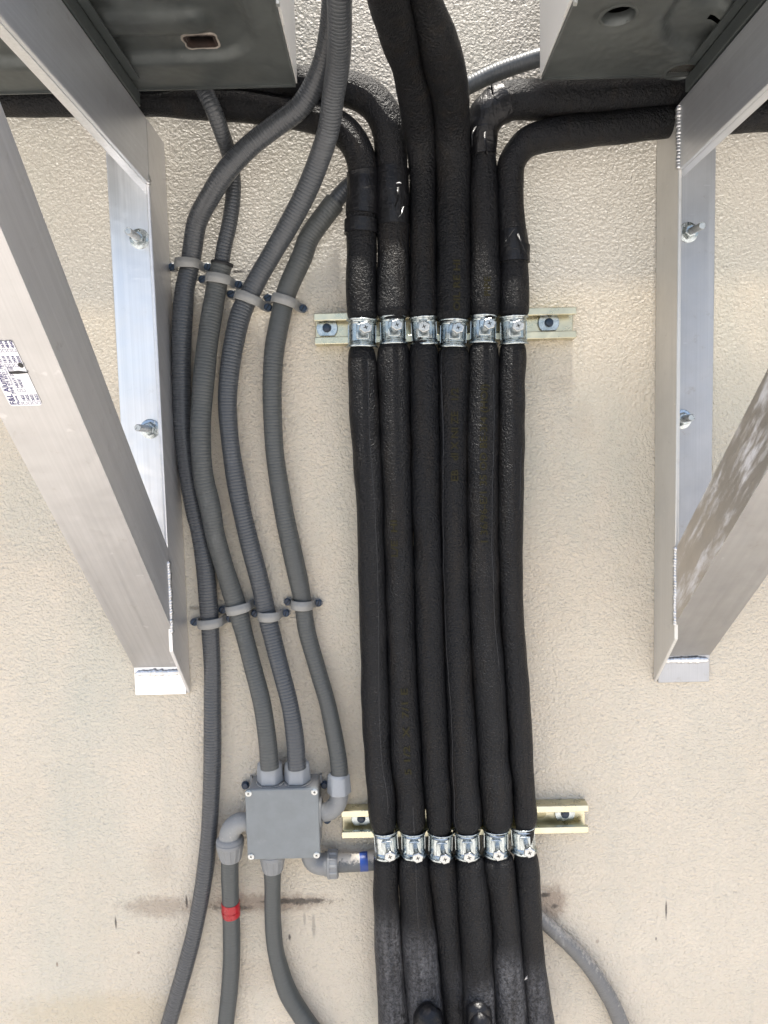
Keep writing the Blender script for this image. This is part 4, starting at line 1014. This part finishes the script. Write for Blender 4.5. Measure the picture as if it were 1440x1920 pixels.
# left elbow down to the ribbed cup
e = [('c', 464, 1540, .030, 34), ('c', 450, 1542, .030, 38), ('c', 437, 1551, .030, 40), ('c', 431, 1566, .030, 41), ('c', 431, 1582, .030, 41)]
tube('elbow', path(e, 2), m_dirtypvc, r7, 28)
fz = U(461, 1541, .030); G().lathe([(.0185, 0), (.0185, .0024), (.0175, .0030)], (bc.x - .0495, fz.y, fz.z), (-1, 0, 0), 32).obj('elbow_flange', m_pvc2, r7, smooth=True, sharp=40)
c = U(431, 1573, .030); ax = Vector((0, .02, -1))
G().lathe([(.0150, -.003), (.0190, 0), (.0196, .002)], c, ax, 36).obj('cup_rim', m_dirtypvc, r7, smooth=True, sharp=40)
ribbed(r7, c + ax * .0021, ax, .0196, .0150, .0285)
# bottom entry
c = U(511, 1611, .032); c.z = bc.z - .0492
G().lathe([(.0185, 0), (.0185, .002)], c, (0, 0, -1), 32).obj('hub_base', m_pvc2, r8)
ribbed(r8, c + Vector((0, 0, -.0021)), (0, 0, -1), .0180, .0142, .0270, depth=.0006)
# bottom right elbow and coupling nut
e = [('c', 580, 1598, .026, 34), ('c', 583, 1608, .025, 36), ('c', 590, 1616, .024, 39), ('c', 603, 1620, .023, 41), ('c', 616, 1620, .022, 42)]
tube('elbow', path(e, 2), m_pvc2, r9, 28)
c = U(609, 1620, .023); G().lathe([(.0165, 0), (.0165, .004)], c, (1, 0, 0), 32).obj('elbow_socket', m_pvc2, r9, smooth=True, sharp=40)
ribbed(r9, c + Vector((.0041, 0, 0)), (1, 0, 0), .0202, .0198, .0150, nr=12, depth=.0012, nm='coupling_nut')

# ------------------------------------------------------------------ two-hole conduit straps
def make_strap():
    root = empty('conduit_strap', (0, 0, 0), 'x', 'strap')
    r, hw = .0156, .0058; V = []; na = 32
    sec = []
    E_ = .0245
    for k in range(7): sec.append((-E_ - .0065 + k * (E_ + .0065 - r - .0035) / 6, .0022))
    sec.append((-r, .008))
    for k in range(na + 1):
        a = -math.pi / 2 + math.pi * k / na; sec.append((r * math.sin(a) * 1.0, .0155 + r * math.cos(a) * 1.02 + .0006))
    sec.append((r, .008))
    for k in range(7): sec.append((r + .0035 + k * (E_ + .0065 - r - .0035) / 6, .0022))
    zs = [(-1, 0), (-.8, .0006), (-.45, .0006), (-.3, .0013), (.3, .0013), (.45, .0006), (.8, .0006), (1, 0)]
    for j, (s, d) in enumerate(zs):
        for x, y in sec:
            ear = abs(x) > r + .001; w = hw
            if abs(x) > E_ - .001: w = math.sqrt(max(1e-8, hw * hw - (abs(x) - E_ + .001) ** 2)) if abs(x) - E_ + .001 < hw else .0006
            V.append(Vector((x, -(y + (d if not ear else d * .4)), s * w)))
    m = len(sec); F = [(i * m + k, i * m + k + 1, (i + 1) * m + k + 1, (i + 1) * m + k) for i in range(len(zs) - 1) for k in range(m - 1)]
    o = mesh('strap_band', V, F, m_strap, root, smooth=True, sharp=50)
    md = o.modifiers.new('t', 'SOLIDIFY'); md.thickness = .0020; md.offset = 1
    for s in (-1, 1):
        h = G().lathe([(.0056, 0), (.0056, .0012), (.0050, .0014), (.0048, .0046), (.0040, .0052)], (s * E_, -.0030, 0), (0, -1, 0), 20).obj('screw', m_blue, root, smooth=True, sharp=35)
        a = random.uniform(.4, 1.4); u = Vector((math.cos(a), 0, math.sin(a))); v = Vector((-math.sin(a), 0, math.cos(a))); T = Vector((s * E_, -.0083, 0))
        G().add([T - u * .0040 - v * .0006, T + u * .0040 - v * .0006, T + u * .0040 + v * .0006, T - u * .0040 + v * .0006], [(0, 1, 2, 3)]).obj('screw_slot', m_groove, h)
    return root
sp_ = make_strap(); first = True
SL = [((322, 500), (389, 500), 'grey conduit strap nearest the left bracket in the upper row'), ((379, 523), (447, 533), 'grey conduit strap over the joint, second from left in the upper row'),
      ((433, 551), (502, 576), 'grey conduit strap third from left in the upper row, tilted down to the right'), ((502, 558), (568, 578), 'grey conduit strap rightmost in the upper row, nearest the upper rail'),
      ((364, 1167), (431, 1160), 'grey conduit strap leftmost and lowest in the lower row'), ((417, 1144), (482, 1130), 'grey conduit strap second from left in the lower row, tilted up to the right'),
      ((477, 1151), (536, 1150), 'grey conduit strap third from left in the lower row, level'), ((539, 1129), (597, 1131), 'grey conduit strap rightmost and highest in the lower row')]
for a, b, lab in SL:
    o = sp_ if first else copy_tree(sp_); first = False
    A, B = U(*a, .007), U(*b, .007); c = (A + B) / 2; c.y = 0
    o.location = c; o.rotation_euler = (0, -math.atan2(B.z - A.z, B.x - A.x), 0); s = (B - A).length / .049
    o.scale = (s, 1.0, 1.0); o['label'] = lab; o['group'] = 'grey plastic straps on the conduits'
bpy.context.view_layer.update()
